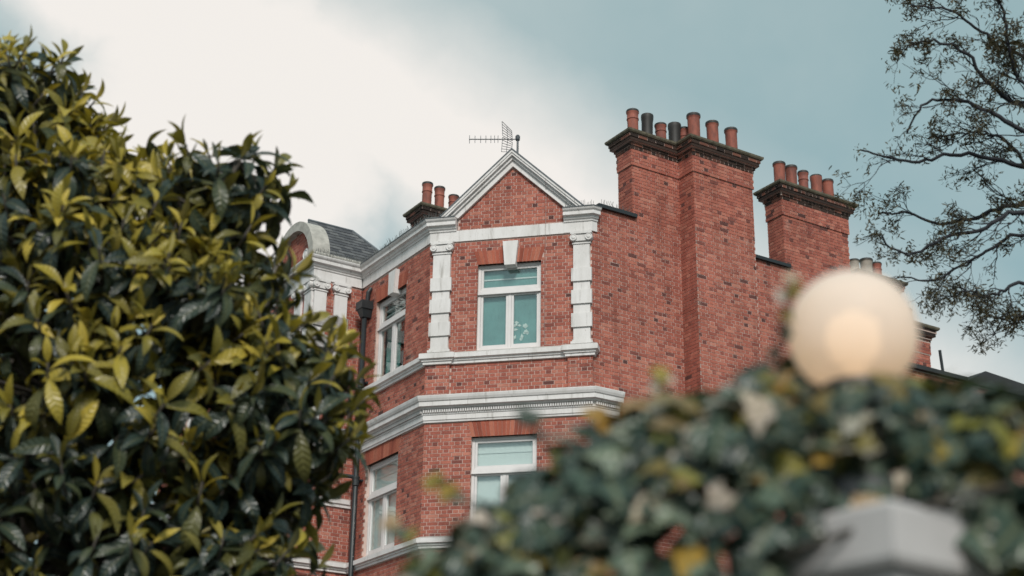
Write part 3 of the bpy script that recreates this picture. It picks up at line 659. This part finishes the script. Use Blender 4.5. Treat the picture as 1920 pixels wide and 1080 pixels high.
# ------------------------------------------------------------------ leaves
def leaf_mat(name, old, young, under, rough=.38, transl=.22, ribs=9):
    m, t, bs, out = new_mat(name)
    at = t.nodes.new('ShaderNodeAttribute'); at.attribute_name = 'tone'; ag = t.nodes.new('ShaderNodeAttribute'); ag.attribute_name = 'age'
    oi = t.nodes.new('ShaderNodeObjectInfo'); rnd = mth(t, 'FRACT', mth(t, 'ADD', at.outputs['Fac'], oi.outputs['Random']))
    ro = ramp(t, old); t.links.new(rnd, ro.inputs[0]); ry = ramp(t, young); t.links.new(rnd, ry.inputs[0])
    c = mixc(t, ag.outputs['Fac'], ro.outputs['Color'], ry.outputs['Color'])
    uv = t.nodes.new('ShaderNodeUVMap'); sx = t.nodes.new('ShaderNodeSeparateXYZ'); t.links.new(uv.outputs[0], sx.inputs[0])
    ax = mth(t, 'ABSOLUTE', sx.outputs['X']); vein = mth(t, 'SINE', mth(t, 'MULTIPLY', mth(t, 'SUBTRACT', mth(t, 'MULTIPLY', sx.outputs['Y'], ribs), mth(t, 'MULTIPLY', ax, 1.1)), 6.283))
    vr = ramp(t, [(.0, 1.12), (.75, .9)]); t.links.new(mth(t, 'MULTIPLY_ADD', vein, .5, .5), vr.inputs[0]); c = mixc(t, .8, c, vr.outputs['Color'], 'MULTIPLY')
    mid = ramp(t, [(.0, 1), (.10, 0)]); t.links.new(ax, mid.inputs[0]); c = mixc(t, mth(t, 'MULTIPLY', mid.outputs['Color'], .45), c, (.30, .28, .12))
    gm_ = t.nodes.new('ShaderNodeNewGeometry'); c2 = mixc(t, gm_.outputs['Backfacing'], c, mixc(t, .5, c, under))
    t.links.new(c2, bs.inputs['Base Color'])
    t.links.new(mth(t, 'ADD', rough, mth(t, 'MULTIPLY', gm_.outputs['Backfacing'], .35)), bs.inputs['Roughness'])
    bs.inputs['Specular IOR Level'].default_value = .5
    bump(t, bs, vein, .35, .004)
    tl = t.nodes.new('ShaderNodeBsdfTranslucent'); t.links.new(mixc(t, 1., c, (1.3, 1.25, .7), 'MULTIPLY'), tl.inputs['Color'])
    mx = t.nodes.new('ShaderNodeMixShader'); mx.inputs[0].default_value = transl
    t.links.new(bs.outputs[0], mx.inputs[1]); t.links.new(tl.outputs[0], mx.inputs[2]); t.links.new(mx.outputs[0], out.inputs['Surface']); return m
M_LOQ = leaf_mat('loquat leaf', [(0, (.018, .032, .027)), (.5, (.030, .050, .040)), (.8, (.06, .075, .035)), (1, (.14, .13, .035))],
                 [(0, (.17, .15, .026)), (.5, (.35, .285, .04)), (1, (.56, .43, .07))], (.17, .14, .06), .33)
M_IVY = leaf_mat('ivy leaf', [(0, (.018, .036, .030)), (.5, (.038, .068, .055)), (.8, (.075, .115, .085)), (1, (.16, .21, .15))],
                 [(0, (.20, .21, .05)), (.4, (.36, .28, .04)), (.58, (.36, .19, .05)), (.70, (.46, .38, .28)), (1, (.56, .48, .43))], (.10, .13, .08), .3, .2, 4)
M_BUD = leaf_mat('young plane leaf', [(0, (.035, .032, .022)), (1, (.09, .07, .035))], [(0, (.1, .08, .03)), (1, (.14, .10, .04))], (.05, .05, .03), .6, .25, 3)
M_BARK = plain('grey brown bark', (.075, .065, .055), .9, .4, 14, bmp=.6)
M_TWIG = plain('dark twig bark', (.022, .024, .032), .8, .3, 14, bmp=.3)
def leaf_shape(length, width, fold, droop, curl, seg=7, prof='loquat', rnd=None):
    """vertices, faces, uvs of a leaf along +X, upper side +Z"""
    v = []; f = []; uv = []; fu = []
    x = 0; z = 0; ang = 0; r = rnd or random
    for i in range(seg+1):
        t = i/seg
        if prof == 'loquat': wd = width*.5*(math.sin(math.pi*min(1, t**.78*.97+.02))**.85)*(.35+.75*t if t < .6 else .8)*1.12
        if i in (0, seg): wd = max(.0012, wd*.1)
        ang = droop*(t**1.5); 
        if i: x += length/seg*math.cos(ang); z -= length/seg*math.sin(ang)
        wob = curl*math.sin(t*7+r.random()*.6)
        ca, sa = math.cos(fold), math.sin(fold)
        for sg in (-1, 0, 1): v.append((x, sg*wd*ca, z+abs(sg)*(wd*sa)+(wob*wd*sg if sg else 0))); uv.append((sg, t))
    for i in range(seg):
        a = i*3
        for k in (0, 1):
            q = (a+k, a+3+k, a+4+k, a+1+k); f.append(q); fu.append([uv[j] for j in q])
    return v, f, fu
def ivy_shape(size, rnd):
    out = [(0, 0), (-.10, .30), (-.22, .46), (.12, .52), (.30, .62), (.40, .34), (.62, .26), (1.0, 0)]
    pts = out + [(x, -y) for x, y in out[-2:0:-1]]
    v = [(x*size, y*size, -abs(y)*size*.25 + size*.10*math.sin(3*x+rnd.random()) - (x*x)*size*.18) for x, y in pts]; c = (.35*size, 0, .03*size)
    v.append(c); n = len(pts); f = []; fu = []
    for i in range(n):
        j = (i+1) % n; q = (i, j, n); f.append(q[::-1]); fu.append([(pts[i][1]*1.6, pts[i][0]), (pts[j][1]*1.6, pts[j][0]), (0, .35)][::-1])
    return v, f, fu
def var_mesh(name, shp, age, mat):
    mb = MB(); mb.v = list(shp[0])
    for f, u in zip(shp[1], shp[2]): mb.face(f, 0., age); mb.uv += u
    me = mb.mesh(name, smooth=True)
    if 'age' not in me.attributes: a = me.attributes.new('age', 'FLOAT', 'FACE'); a.data.foreach_set('value', [age]*len(me.polygons))
    me.materials.append(mat); return me
def add_leaf(mb, shp, mat4, tone, age):
    b = len(mb.v)
    for p in shp[0]: q = mat4 @ Vector(p); mb.v.append((q.x, q.y, q.z))
    for f, u in zip(shp[1], shp[2]): mb.face(tuple(b+i for i in f), tone, max(age, .001)); mb.uv += u
def frame_mat(p, x, z):
    x = x.normalized(); y = z.cross(x)
    if y.length < 1e-4: y = x.orthogonal()
    y.normalize(); z = x.cross(y); mm = Matrix((x, y, z)).transposed().to_4x4(); mm.translation = p; return mm
def emit_leaves(root, leaves, shapes, mat, nind, foliage_name='foliage'):
    """leaves: (matrix, shape index, tone, age, score); the best scored become single objects"""
    leaves.sort(key=lambda l: -l[4]); meshes = {}
    base = Vector(ORG[root.name])
    for mt, si, tone, age, sc in leaves[:nind]:
        key = (si, round(age, 1))
        if key not in meshes: meshes[key] = var_mesh('leaf', shapes[si], key[1], mat)
        o = bpy.data.objects.new('leaf', meshes[key]); link(o, root); m2 = mt.copy(); m2.translation = mt.translation-base; o.matrix_local = m2
    mb = MB()
    for mt, si, tone, age, sc in leaves[nind:]: add_leaf(mb, shapes[si], mt, tone, age)
    o = build(foliage_name, mb, mat, root, True); o['kind'] = 'stuff'; return o

# ------------------------------------------------------------------ loquat tree
TB0 = Vector((2.35, -20.35, 0))
lt = thing('loquat_tree', 'dense loquat tree with long ribbed dark leaves and yellow-green young shoots', 'tree', tuple(TB0))
rt = random.Random(11)
LOBES = [((2.45, -20.45, 4.0), (1.25, 1.05, 1.2)), ((1.85, -20.45, 5.27), (.60, .7, .75)), ((2.28, -20.5, 5.15), (.32, .4, .36)), ((3.20, -20.5, 4.95), (.36, .45, .26)), ((3.56, -20.4, 3.78), (.44, .55, .50)), ((2.65, -20.45, 2.9), (1.1, 1.0, .8)), ((1.2, -20.4, 4.2), (.9, .9, 1.3)), ((2.75, -20.75, 4.2), (.65, .5, .55)), ((2.62, -20.5, 4.9), (.45, .5, .32))]
shapes = []; rs = random.Random(2)
for ln, wd, fold, dr, cu in ((.25, .088, .35, .9, .10), (.23, .086, .30, 1.4, .12), (.21, .078, .40, .55, .10), (.19, .072, .30, 1.1, .15), (.15, .052, .55, .35, .05), (.12, .042, .65, -.15, .05), (.24, .092, .22, 1.75, .14), (.17, .066, .45, .7, .08)):
    shapes.append(leaf_shape(ln, wd*1.1, fold*.85, dr*1.15+.1, cu*1.3, rnd=rs))
leaves = []; tips = []
def inside(p, sc=1.):
    return any(sum(((p[i]-c[i])/(r[i]*sc))**2 for i in range(3)) < 1 for c, r in LOBES)
for (c, r), n in zip(LOBES, (350, 135, 34, 44, 70, 190, 100, 85, 50)):
    k = 0
    while k < n:
        d = Vector((rt.gauss(0, 1), rt.gauss(0, 1), rt.gauss(0, 1))).normalized(); q = rt.uniform(.80, 1.06) if rt.random() < .8 else rt.uniform(.4, .8)
        p = Vector((c[0]+d.x*r[0]*q, c[1]+d.y*r[1]*q, c[2]+d.z*r[2]*q))
        if inside(p, .72) and rt.random() < .75: continue
        if d.y > .35 and rt.random() < .45: continue
        k += 1; ax = (Vector((d.x, d.y, d.z*.6)) + Vector((0, 0, .75)) + Vector((rt.uniform(-.4, .4), rt.uniform(-.4, .4), rt.uniform(-.2, .2)))).normalized(); tips.append((p, ax))
for p, ax in tips:
    e1 = ax.orthogonal().normalized(); e2 = ax.cross(e1); nl = rt.randint(7, 14); a0 = rt.uniform(0, 6.28); youngf = rt.random()*min(1, max(.25, .35+(p.z-2.6)*.45))
    for i in range(nl):
        t = i/(nl-1); a = a0+i*2.39996+rt.uniform(-.5, .5); inc = R_(14+105*t**.85+rt.uniform(-20, 20))
        rad = e1*math.cos(a)+e2*math.sin(a); d = ax*math.cos(inc)+rad*math.sin(inc); up_ = ax*math.sin(inc)-rad*math.cos(inc)
        if t < .22: si = rt.choice((4, 5, 7))
        elif t < .6: si = rt.choice((2, 3, 7, 0))
        else: si = rt.choice((0, 1, 6, 1, 3))
        if t > .3: d = (d+Vector((rt.uniform(-.2, .2), rt.uniform(-.2, .2), -.65*rt.random()))).normalized()
        age = 0.
        lim = .60 if youngf > .62 else (.28 if youngf > .30 else .04)
        if t < lim: age = 1. if rt.random() < .8 else .5
        elif t < lim+.2 and rt.random() < .35: age = .5
        base = p - ax*(.13*t) + rad*.006
        up_ = (up_ + e1*rt.uniform(-.3, .3)+e2*rt.uniform(-.3, .3)).normalized()
        sc = rt.uniform(.66, 1.14); mt = frame_mat(base, d, up_) @ Matrix.Scale(sc, 4)
        view = (CAM-base); score = -view.length + .25*abs(up_.dot(view.normalized())) + (.12 if si in (0, 1, 2, 6) else 0)
        leaves.append((mt, si, rt.random(), age, score))
emit_leaves(lt, leaves, shapes, M_LOQ, 300)
mb = MB(); mb.tube([TB0, TB0+Vector((.02, .0, .6)), TB0+Vector((-.02, .03, 1.3)), TB0+Vector((.03, 0, 1.7))], [.13, .11, .10, .09], 12); build('trunk', mb, M_BARK, lt, True)
heads = []
for (c, r) in LOBES:
    for q in range(2):
        heads.append(Vector(c)+Vector((rt.uniform(-.5, .5)*r[0], rt.uniform(-.5, .5)*r[1], rt.uniform(-.2, .4)*r[2])))
brs = []
for h in heads:
    st = TB0+Vector((0, 0, rt.uniform(1.2, 1.65))); pts = []
    for i in range(8):
        t = i/7; p = st.lerp(h, t); p.z += .25*math.sin(t*3.14)*(-1 if h.z < 3 else .4); p += Vector((rt.uniform(-.05, .05), rt.uniform(-.05, .05), rt.uniform(-.04, .04)))*(1 if 0 < i < 7 else 0); pts.append(p)
    brs.append((pts, MB()))
    brs[-1][1].tube(pts, [.055*(1-.65*i/7) for i in range(8)], 7)
for p, ax in tips:
    best = min(((p-q).length+(.0 if q.z < p.z else .25), bi, q) for bi, (pts, _) in enumerate(brs) for q in pts[3:])
    q = best[2]; b0 = p-ax*.12; mid = q.lerp(b0, .55)+Vector((rt.uniform(-.05, .05), rt.uniform(-.05, .05), -.05))
    brs[best[1]][1].tube([q, mid, b0, p], [.012, .009, .007, .006], 5)
for pts, mb in brs: build('branch', mb, M_BARK, lt, True)

# ------------------------------------------------------------------ bare tree coming into leaf
PB = Vector((9.6, -14.0, 0))
pt_ = thing('plane_tree', 'tall almost bare tree with tufts of tiny new leaves on twisting twigs', 'tree', tuple(PB))
LIMBS = [
  [(9.05,-14.16,7.10), (8.35,-14.48,7.48), (7.94,-14.62,7.58), (7.49,-14.75,7.65), (7.12,-14.81,7.58), (6.85,-14.89,7.63), (6.63,-14.96,7.67)],
  [(8.90,-14.59,6.43), (8.23,-14.93,6.88), (7.84,-15.04,6.92), (7.61,-15.04,6.81), (7.25,-15.08,6.71), (6.94,-15.10,6.58), (6.71,-15.22,6.73)],
  [(9.12,-13.66,6.99), (8.44,-13.96,7.34), (7.97,-14.10,7.40), (7.63,-14.13,7.30), (7.29,-14.19,7.24), (7.01,-14.29,7.33), (6.77,-14.34,7.32)],
  [(9.05,-14.56,7.53), (8.40,-14.85,7.87), (7.96,-15.00,7.99), (7.74,-15.12,8.16), (7.54,-15.27,8.41), (7.27,-15.36,8.47), (7.11,-15.39,8.45)],
  [(9.26,-13.78,8.17), (8.58,-14.18,8.76), (8.10,-14.33,8.85), (7.83,-14.46,9.03), (7.60,-14.59,9.21), (7.26,-14.69,9.25), (7.12,-14.76,9.36)],
  [(8.98,-14.59,7.01), (8.34,-14.92,7.47), (7.92,-15.12,7.70), (7.66,-15.23,7.84), (7.40,-15.32,7.90), (7.17,-15.34,7.84), (7.02,-15.29,7.62)],
  [(9.05,-13.72,6.56), (8.38,-14.04,6.95), (7.97,-14.18,7.08), (7.68,-14.19,6.94), (7.44,-14.19,6.80), (7.15,-14.21,6.67), (6.92,-14.28,6.71)],
  [(8.82,-14.59,5.86), (8.24,-14.84,6.14), (7.86,-14.99,6.30), (7.68,-15.01,6.22), (7.51,-15.03,6.19), (7.40,-15.07,6.23), (7.34,-15.10,6.25)],
  [(8.96,-13.85,6.01), (8.38,-14.07,6.22), (8.11,-14.17,6.30), (7.91,-14.21,6.30), (7.79,-14.22,6.26), (7.66,-14.27,6.30), (7.56,-14.27,6.25)],
  [(9.01,-14.56,7.23), (8.41,-14.87,7.65), (8.08,-15.08,7.98), (7.93,-15.27,8.37), (7.91,-15.40,8.66), (7.79,-15.52,8.88), (7.71,-15.59,9.00)],
  [(9.11,-13.82,7.09), (8.53,-14.11,7.48), (8.21,-14.24,7.61), (7.90,-14.44,7.92), (7.72,-14.49,7.96), (7.53,-14.54,7.96), (7.24,-14.58,7.91)],
  ]
rq = random.Random(23)
mb = MB(); TR = [PB, PB+Vector((-.1, -.1, 2)), PB+Vector((-.25, -.15, 4.2)), PB+Vector((-.3, -.2, 6.5)), PB+Vector((-.4, -.2, 8.5)), PB+Vector((-.3, -.1, 10.5))]
mb.tube(TR, [.22, .19, .16, .13, .09, .04], 12); build('trunk', mb, M_TWIG, pt_, True)
tufts = []
def smooth(pts, n=4):
    out = []
    for i in range(len(pts)-1):
        p0, p1, p2, p3 = pts[max(i-1, 0)], pts[i], pts[i+1], pts[min(i+2, len(pts)-1)]
        for k in range(n):
            t = k/n; out.append(.5*((2*p1)+(p2-p0)*t+(2*p0-5*p1+4*p2-p3)*t*t+(3*p1-p0-3*p2+p3)*t**3))
    return out+[pts[-1]]
def twig(mb, p, d, ln, r, depth):
    n = max(4, int(ln/.06)); pts = [p.copy()]; d = d.normalized(); bend = Vector((rq.uniform(-.25, .25), rq.uniform(-.25, .25), rq.uniform(-.2, .25)))
    for i in range(n):
        d = (d + bend*.30 + Vector((rq.uniform(-.38, .38), rq.uniform(-.38, .38), rq.uniform(-.38, .38))) + Vector((-.05, 0, .03))).normalized(); pts.append(pts[-1]+d*(ln/n))
    mb.tube(pts, [max(.0022, r*(1-.65*i/n)) for i in range(n+1)], 5 if depth < 2 else 4)
    if depth < 2:
        for k in range(rq.randint(2, 4) if depth == 0 else rq.randint(1, 3)):
            i = rq.randint(1, n-1); sd_ = Vector((rq.uniform(-1, .5), rq.uniform(-.8, .8), rq.uniform(-.9, .9)))
            twig(mb, pts[i], (pts[i+1]-pts[i]).normalized()*.7+sd_*.8, ln*rq.uniform(.4, .7), r*.6, depth+1)
    if rq.random() < (.42 if depth else .8): tufts.append(pts[-1])
    if rq.random() < .08: tufts.append(pts[n//2])
for li, lb in enumerate(LIMBS):
    raw = [Vector(q) for q in lb]; tz = raw[0].z-.5
    j = next(i for i in range(len(TR)-1) if TR[i+1].z > tz); tt = (tz-TR[j].z)/(TR[j+1].z-TR[j].z); raw = [TR[j].lerp(TR[j+1], tt)]+raw
    pts = smooth(raw, 5); n = len(pts)
    pts = [p+Vector((rq.uniform(-.018, .018), rq.uniform(-.02, .02), rq.uniform(-.018, .018))) if 0 < i < n-1 else p for i, p in enumerate(pts)]
    r0 = .030 if li in (0, 1, 2, 3, 5) else .022; mb = MB(); mb.tube(pts, [r0*(1-.88*(i/(n-1))**.8)+.004 for i in range(n)], 7)
    for i in range(int(n*.25), n-1):
        for _ in range(2 if rq.random() < .3 else 1):
            if rq.random() < .66: continue
            d = (pts[i+1]-pts[i]).normalized(); sd_ = Vector((rq.uniform(-.6, .3), rq.uniform(-.8, .8), rq.uniform(-1, 1)))
            twig(mb, pts[i], d*.9+sd_, rq.uniform(.22, .55)*(1 if i < n*.8 else .6), .0075*(1-.6*i/n)+.0015, 0 if i < n*.85 else 1)
    tufts.append(pts[-1]); build('branch', mb, M_TWIG, pt_, True)
tufts += [Vector((7.93+rq.gauss(0, .10), -15.15+rq.gauss(0, .10), 8.42+rq.gauss(0, .10))) for _ in range(70)]
mb = MB(); tsh = [leaf_shape(.045, .016, .3, .5, .2, 3, rnd=rs), leaf_shape(.032, .013, .4, .9, .2, 3, rnd=rs), leaf_shape(.058, .018, .3, .3, .2, 3, rnd=rs)]
for c in tufts:
    for k in range(rq.randint(9, 22)):
        d = Vector((rq.gauss(0, 1), rq.gauss(0, 1), rq.gauss(-.15, 1))).normalized(); p = c+Vector((rq.gauss(0, .028), rq.gauss(0, .028), rq.gauss(-.012, .030)))
        add_leaf(mb, rq.choice(tsh), frame_mat(p, d, Vector((rq.gauss(0, 1), rq.gauss(0, 1), rq.gauss(0, 1)))), rq.random(), rq.random()*.4)
o = build('foliage', mb, M_BUD, pt_, True); o['kind'] = 'stuff'

# ------------------------------------------------------------------ gate pier, lamp, garden wall and ivy
PC = Vector((6.345, -24.66, 0))
M_STUC = plain('pale grey stucco', (.55, .53, .53), .8, .25, 5, bmp=.25)
gp = thing('gate_pier', 'pale grey stucco gate pier with a flat cap, half covered in ivy', 'pier', tuple(PC))
th = R_(-40); pu = Vector((math.cos(th), math.sin(th), 0)); pn = Vector((math.sin(th), -math.cos(th), 0))
FP = Fr(PC, pu, pn); hw = .145
mb = MB(); FP.box(mb, -hw, hw, -hw, hw, 0, 2.04); sh = build('shaft', mb, M_STUC, gp)
mb = MB(); c4 = [FP.pt(u, o, 0) for u, o in ((-hw, hw), (hw, hw), (hw, -hw), (-hw, -hw))]
sweep(mb, c4, [(.004, 2.042), (.02, 2.045), (.025, 2.055), (.025, 2.13), (.015, 2.14), (-.07, 2.165)], True, cap_top=True); build('cap', mb, M_STUC, gp)
lamp = thing('globe_lamp', 'lit white opal glass globe lamp on a black collar above the ivy', 'lamp', (6.332, -24.725, 2.215))
GC = Vector((6.332, -24.725, 2.462)); GR = .107
mb = MB(); mb.lathe((GC.x, GC.y, 2.20), (0, 0, 1), [(.07, -.06), (.07, .0), (.03, .025), (.026, .10), (.045, .13), (.060, .15), (.062, .166), (.056, .170)], 24); build('collar', mb, M_PIPE, lamp, True)
m, t, bs, out = new_mat('opal glass'); t.nodes.remove(bs)
df = t.nodes.new('ShaderNodeBsdfDiffuse'); df.inputs[0].default_value = (.80, .775, .76, 1); tl = t.nodes.new('ShaderNodeBsdfTranslucent'); tl.inputs[0].default_value = (.85, .80, .74, 1)
gl = t.nodes.new('ShaderNodeBsdfGlossy'); gl.inputs['Roughness'].default_value = .35
m1 = t.nodes.new('ShaderNodeMixShader'); m1.inputs[0].default_value = .45; t.links.new(df.outputs[0], m1.inputs[1]); t.links.new(tl.outputs[0], m1.inputs[2])
tp_ = t.nodes.new('ShaderNodeBsdfTransparent'); m0 = t.nodes.new('ShaderNodeMixShader'); m0.inputs[0].default_value = .075; t.links.new(m1.outputs[0], m0.inputs[1]); t.links.new(tp_.outputs[0], m0.inputs[2]); m1 = m0
m2 = t.nodes.new('ShaderNodeMixShader'); fr_ = t.nodes.new('ShaderNodeFresnel'); fr_.inputs[0].default_value = 1.12; t.links.new(fr_.outputs[0], m2.inputs[0]); t.links.new(m1.outputs[0], m2.inputs[1]); t.links.new(gl.outputs[0], m2.inputs[2]); t.links.new(m2.outputs[0], out.inputs['Surface'])
mb = MB(); mb.lathe(GC, (0, 0, 1), [(max(.001, GR*math.sin(math.pi*i/32)) if i < 32 else .001, -GR*math.cos(math.pi*i/32)) for i in range(5, 33)], 40, False); build('globe', mb, m, lamp, True)
m, t, bs, out = new_mat('glowing bulb'); t.nodes.remove(bs); em = t.nodes.new('ShaderNodeEmission'); em.inputs[0].default_value = (1, .66, .38, 1); em.inputs[1].default_value = 1.7; t.links.new(em.outputs[0], out.inputs['Surface'])
mb = MB(); mb.lathe((GC.x, GC.y, GC.z-.058), (0, 0, 1), [(.014, -.025), (.018, 0), (.040, .02), (.047, .05), (.038, .08), (.006, .098)], 16); build('bulb', mb, m, lamp, True)
pl_ = bpy.data.lights.new('lamp_light', 'POINT'); pl_.energy = .058; pl_.color = (1, .68, .42); pl_.shadow_soft_size = .048
po = bpy.data.objects.new('lamp_light', pl_); COL.objects.link(po); po.parent = lamp; po.location = (0, 0, GC.z-2.215-.034)

gwl = thing('garden_wall', 'low brick garden wall hidden under the ivy', 'wall', (5.3, -24.5, 0))
FG = Fr((4.9, -24.52, 0), (1, .08, 0), (.08, -1, 0))
mb = MB(); FG.box(mb, 0, 3.2, -.22, 0, 0, 1.95); gwb = build('wall', mb, M_WALLBASE, gwl)
mb = MB(); FG.box(mb, -.02, 3.22, -.25, .03, 1.952, 2.0); build('coping', mb, M_STONE, gwl)

iv = thing('climbing_ivy', 'thick mound of glossy ivy with some yellow and cream leaves over the wall', 'ivy', (5.9, -24.6, 0))
ri = random.Random(31)
TOP = [(5.2, 1.93), (5.47, 2.03), (5.58, 2.105), (5.68, 2.20), (5.81, 2.29), (5.98, 2.385), (6.07, 2.365), (6.22, 2.43), (6.28, 2.425), (6.36, 2.415), (6.41, 2.395), (6.5, 2.385), (6.6, 2.35), (6.72, 2.335), (7.2, 2.31), (8.0, 2.2)]
def top(x):
    for (a, za), (b_, zb) in zip(TOP, TOP[1:]):
        if a <= x <= b_: return za+(zb-za)*(x-a)/(b_-a)
    return 1.9
ish = [ivy_shape(s_, ri) for s_ in (.050, .062, .042, .056, .072)]
lv = []; n = 0
CLU = [(5.99, 2.36), (6.07, 2.29), (6.16, 2.31), (6.22, 2.40), (6.10, 2.20), (6.30, 2.26), (5.74, 2.20), (5.60, 2.10), (6.42, 2.33), (6.62, 2.28), (5.88, 2.12)]
while n < 4600:
    x = ri.uniform(5.25, 7.3); zt = top(x); y0 = -24.62+.04*math.sin(x*9)
    a = ri.uniform(-.25, 1); # 0 front .. over the top
    if ri.random() < .42:
        q = ri.uniform(0, math.pi); rr = .19*ri.uniform(.75, 1.0); p = Vector((x, y0-rr*.9*math.cos(q), zt-.17+rr*math.sin(q))); nr = Vector((ri.uniform(-.5, .5), -math.cos(q), math.sin(q)))
    else:
        z = ri.uniform(1.55, zt-.10); p = Vector((x, y0-.17+ri.uniform(-.03, .06), z)); nr = Vector((ri.uniform(-.5, .5), -1, .45))
    dxp = p.x-PC.x
    if -.15 < dxp < .21 and 1.9 < p.z < 2.115 and p.y < PC.y+.06:      # the pier shows through here
        if ri.random() < .90: continue
    if (p-GC).length < GR+.035: continue
    n += 1
    nr = (nr.normalized()+Vector((ri.uniform(-.55, .55), ri.uniform(-.55, .55), ri.uniform(-.45, .55)))).normalized()
    d = Vector((ri.uniform(-1, 1), ri.uniform(-.5, .2), ri.uniform(-1.2, .4))); d = (d-nr*d.dot(nr)).normalized()
    cw = max(math.exp(-((p.x-cx)**2+(p.z-cz_)**2)/.0045) for cx, cz_ in CLU); age = (1. if ri.random() < .6 else .5) if ri.random() < .03+.55*cw else 0.
    lv.append((frame_mat(p, d, nr) @ Matrix.Scale(ri.uniform(.75, 1.15), 4), ri.randrange(5), ri.random(), age, -(p-CAM).length + (.5 if p.z > 2.02 else 0)))
for _ in range(26):      # leaves crowding round the lamp's collar
    a = ri.uniform(-2.9, -.2); rr = ri.uniform(.075, .12); p = Vector((GC.x+rr*math.cos(a), GC.y+rr*math.sin(a), ri.uniform(2.25, 2.33)))
    nr = Vector((math.cos(a), math.sin(a), ri.uniform(0, .8))).normalized(); d = Vector((ri.uniform(-1, 1), ri.uniform(-1, 1), ri.uniform(-.6, .6))); d = (d-nr*d.dot(nr)).normalized()
    lv.append((frame_mat(p, d, nr) @ Matrix.Scale(ri.uniform(.7, 1.0), 4), ri.randrange(5), ri.random(), .5 if ri.random() < .2 else 0., 1))
# shoots standing off the mound, some reaching up beside the globe
st = MB()
for pts in ([(6.17, -24.62, 2.30), (6.20, -24.70, 2.40), (6.225, -24.80, 2.48), (6.245, -24.84, 2.52)], [(5.85, -24.65, 2.2), (5.80, -24.72, 2.31), (5.77, -24.75, 2.35)], [(5.72, -24.65, 2.12), (5.66, -24.72, 2.22), (5.62, -24.76, 2.24)], [(6.05, -24.65, 2.28), (6.02, -24.7, 2.38), (6.0, -24.72, 2.41)],
            [(6.24, -24.6, 2.3), (6.27, -24.65, 2.38), (6.245, -24.7, 2.43)], [(6.62, -24.6, 2.3), (6.66, -24.62, 2.38), (6.68, -24.64, 2.42)], [(5.62, -24.65, 2.05), (5.56, -24.7, 2.15), (5.53, -24.72, 2.18)]):
    pts = smooth([Vector(p) for p in pts], 3); st.tube(pts, [.003]*len(pts), 5)
    for i, p in enumerate(pts[2:]):
        nr = (Vector((ri.uniform(-.6, .6), -1, ri.uniform(0, .8)))).normalized(); d = Vector((ri.uniform(-1, 1), 0, ri.uniform(-.8, .8))); d = (d-nr*d.dot(nr)).normalized()
        lv.append((frame_mat(p, d, nr) @ Matrix.Scale(ri.uniform(.42, .72), 4), ri.randrange(5), ri.random()*.45, 1. if ri.random() < .8 else 0., 1))
emit_leaves(iv, lv, ish, M_IVY, 300)
for k in range(22):
    x = ri.uniform(5.4, 7.1); pts = [Vector((x, -24.68, 1.0))]
    for q in range(7): pts.append(pts[-1]+Vector((ri.uniform(-.06, .06), ri.uniform(-.01, .01), (top(x)-1.08)/7)))
    st.tube(pts, .006, 5)
st.tube([(6.18, -24.83, 2.07), (6.30, -24.85, 2.10), (6.42, -24.83, 2.14), (6.55, -24.78, 2.18)], .005, 6)
build('stem', st, M_BARK, iv, True)
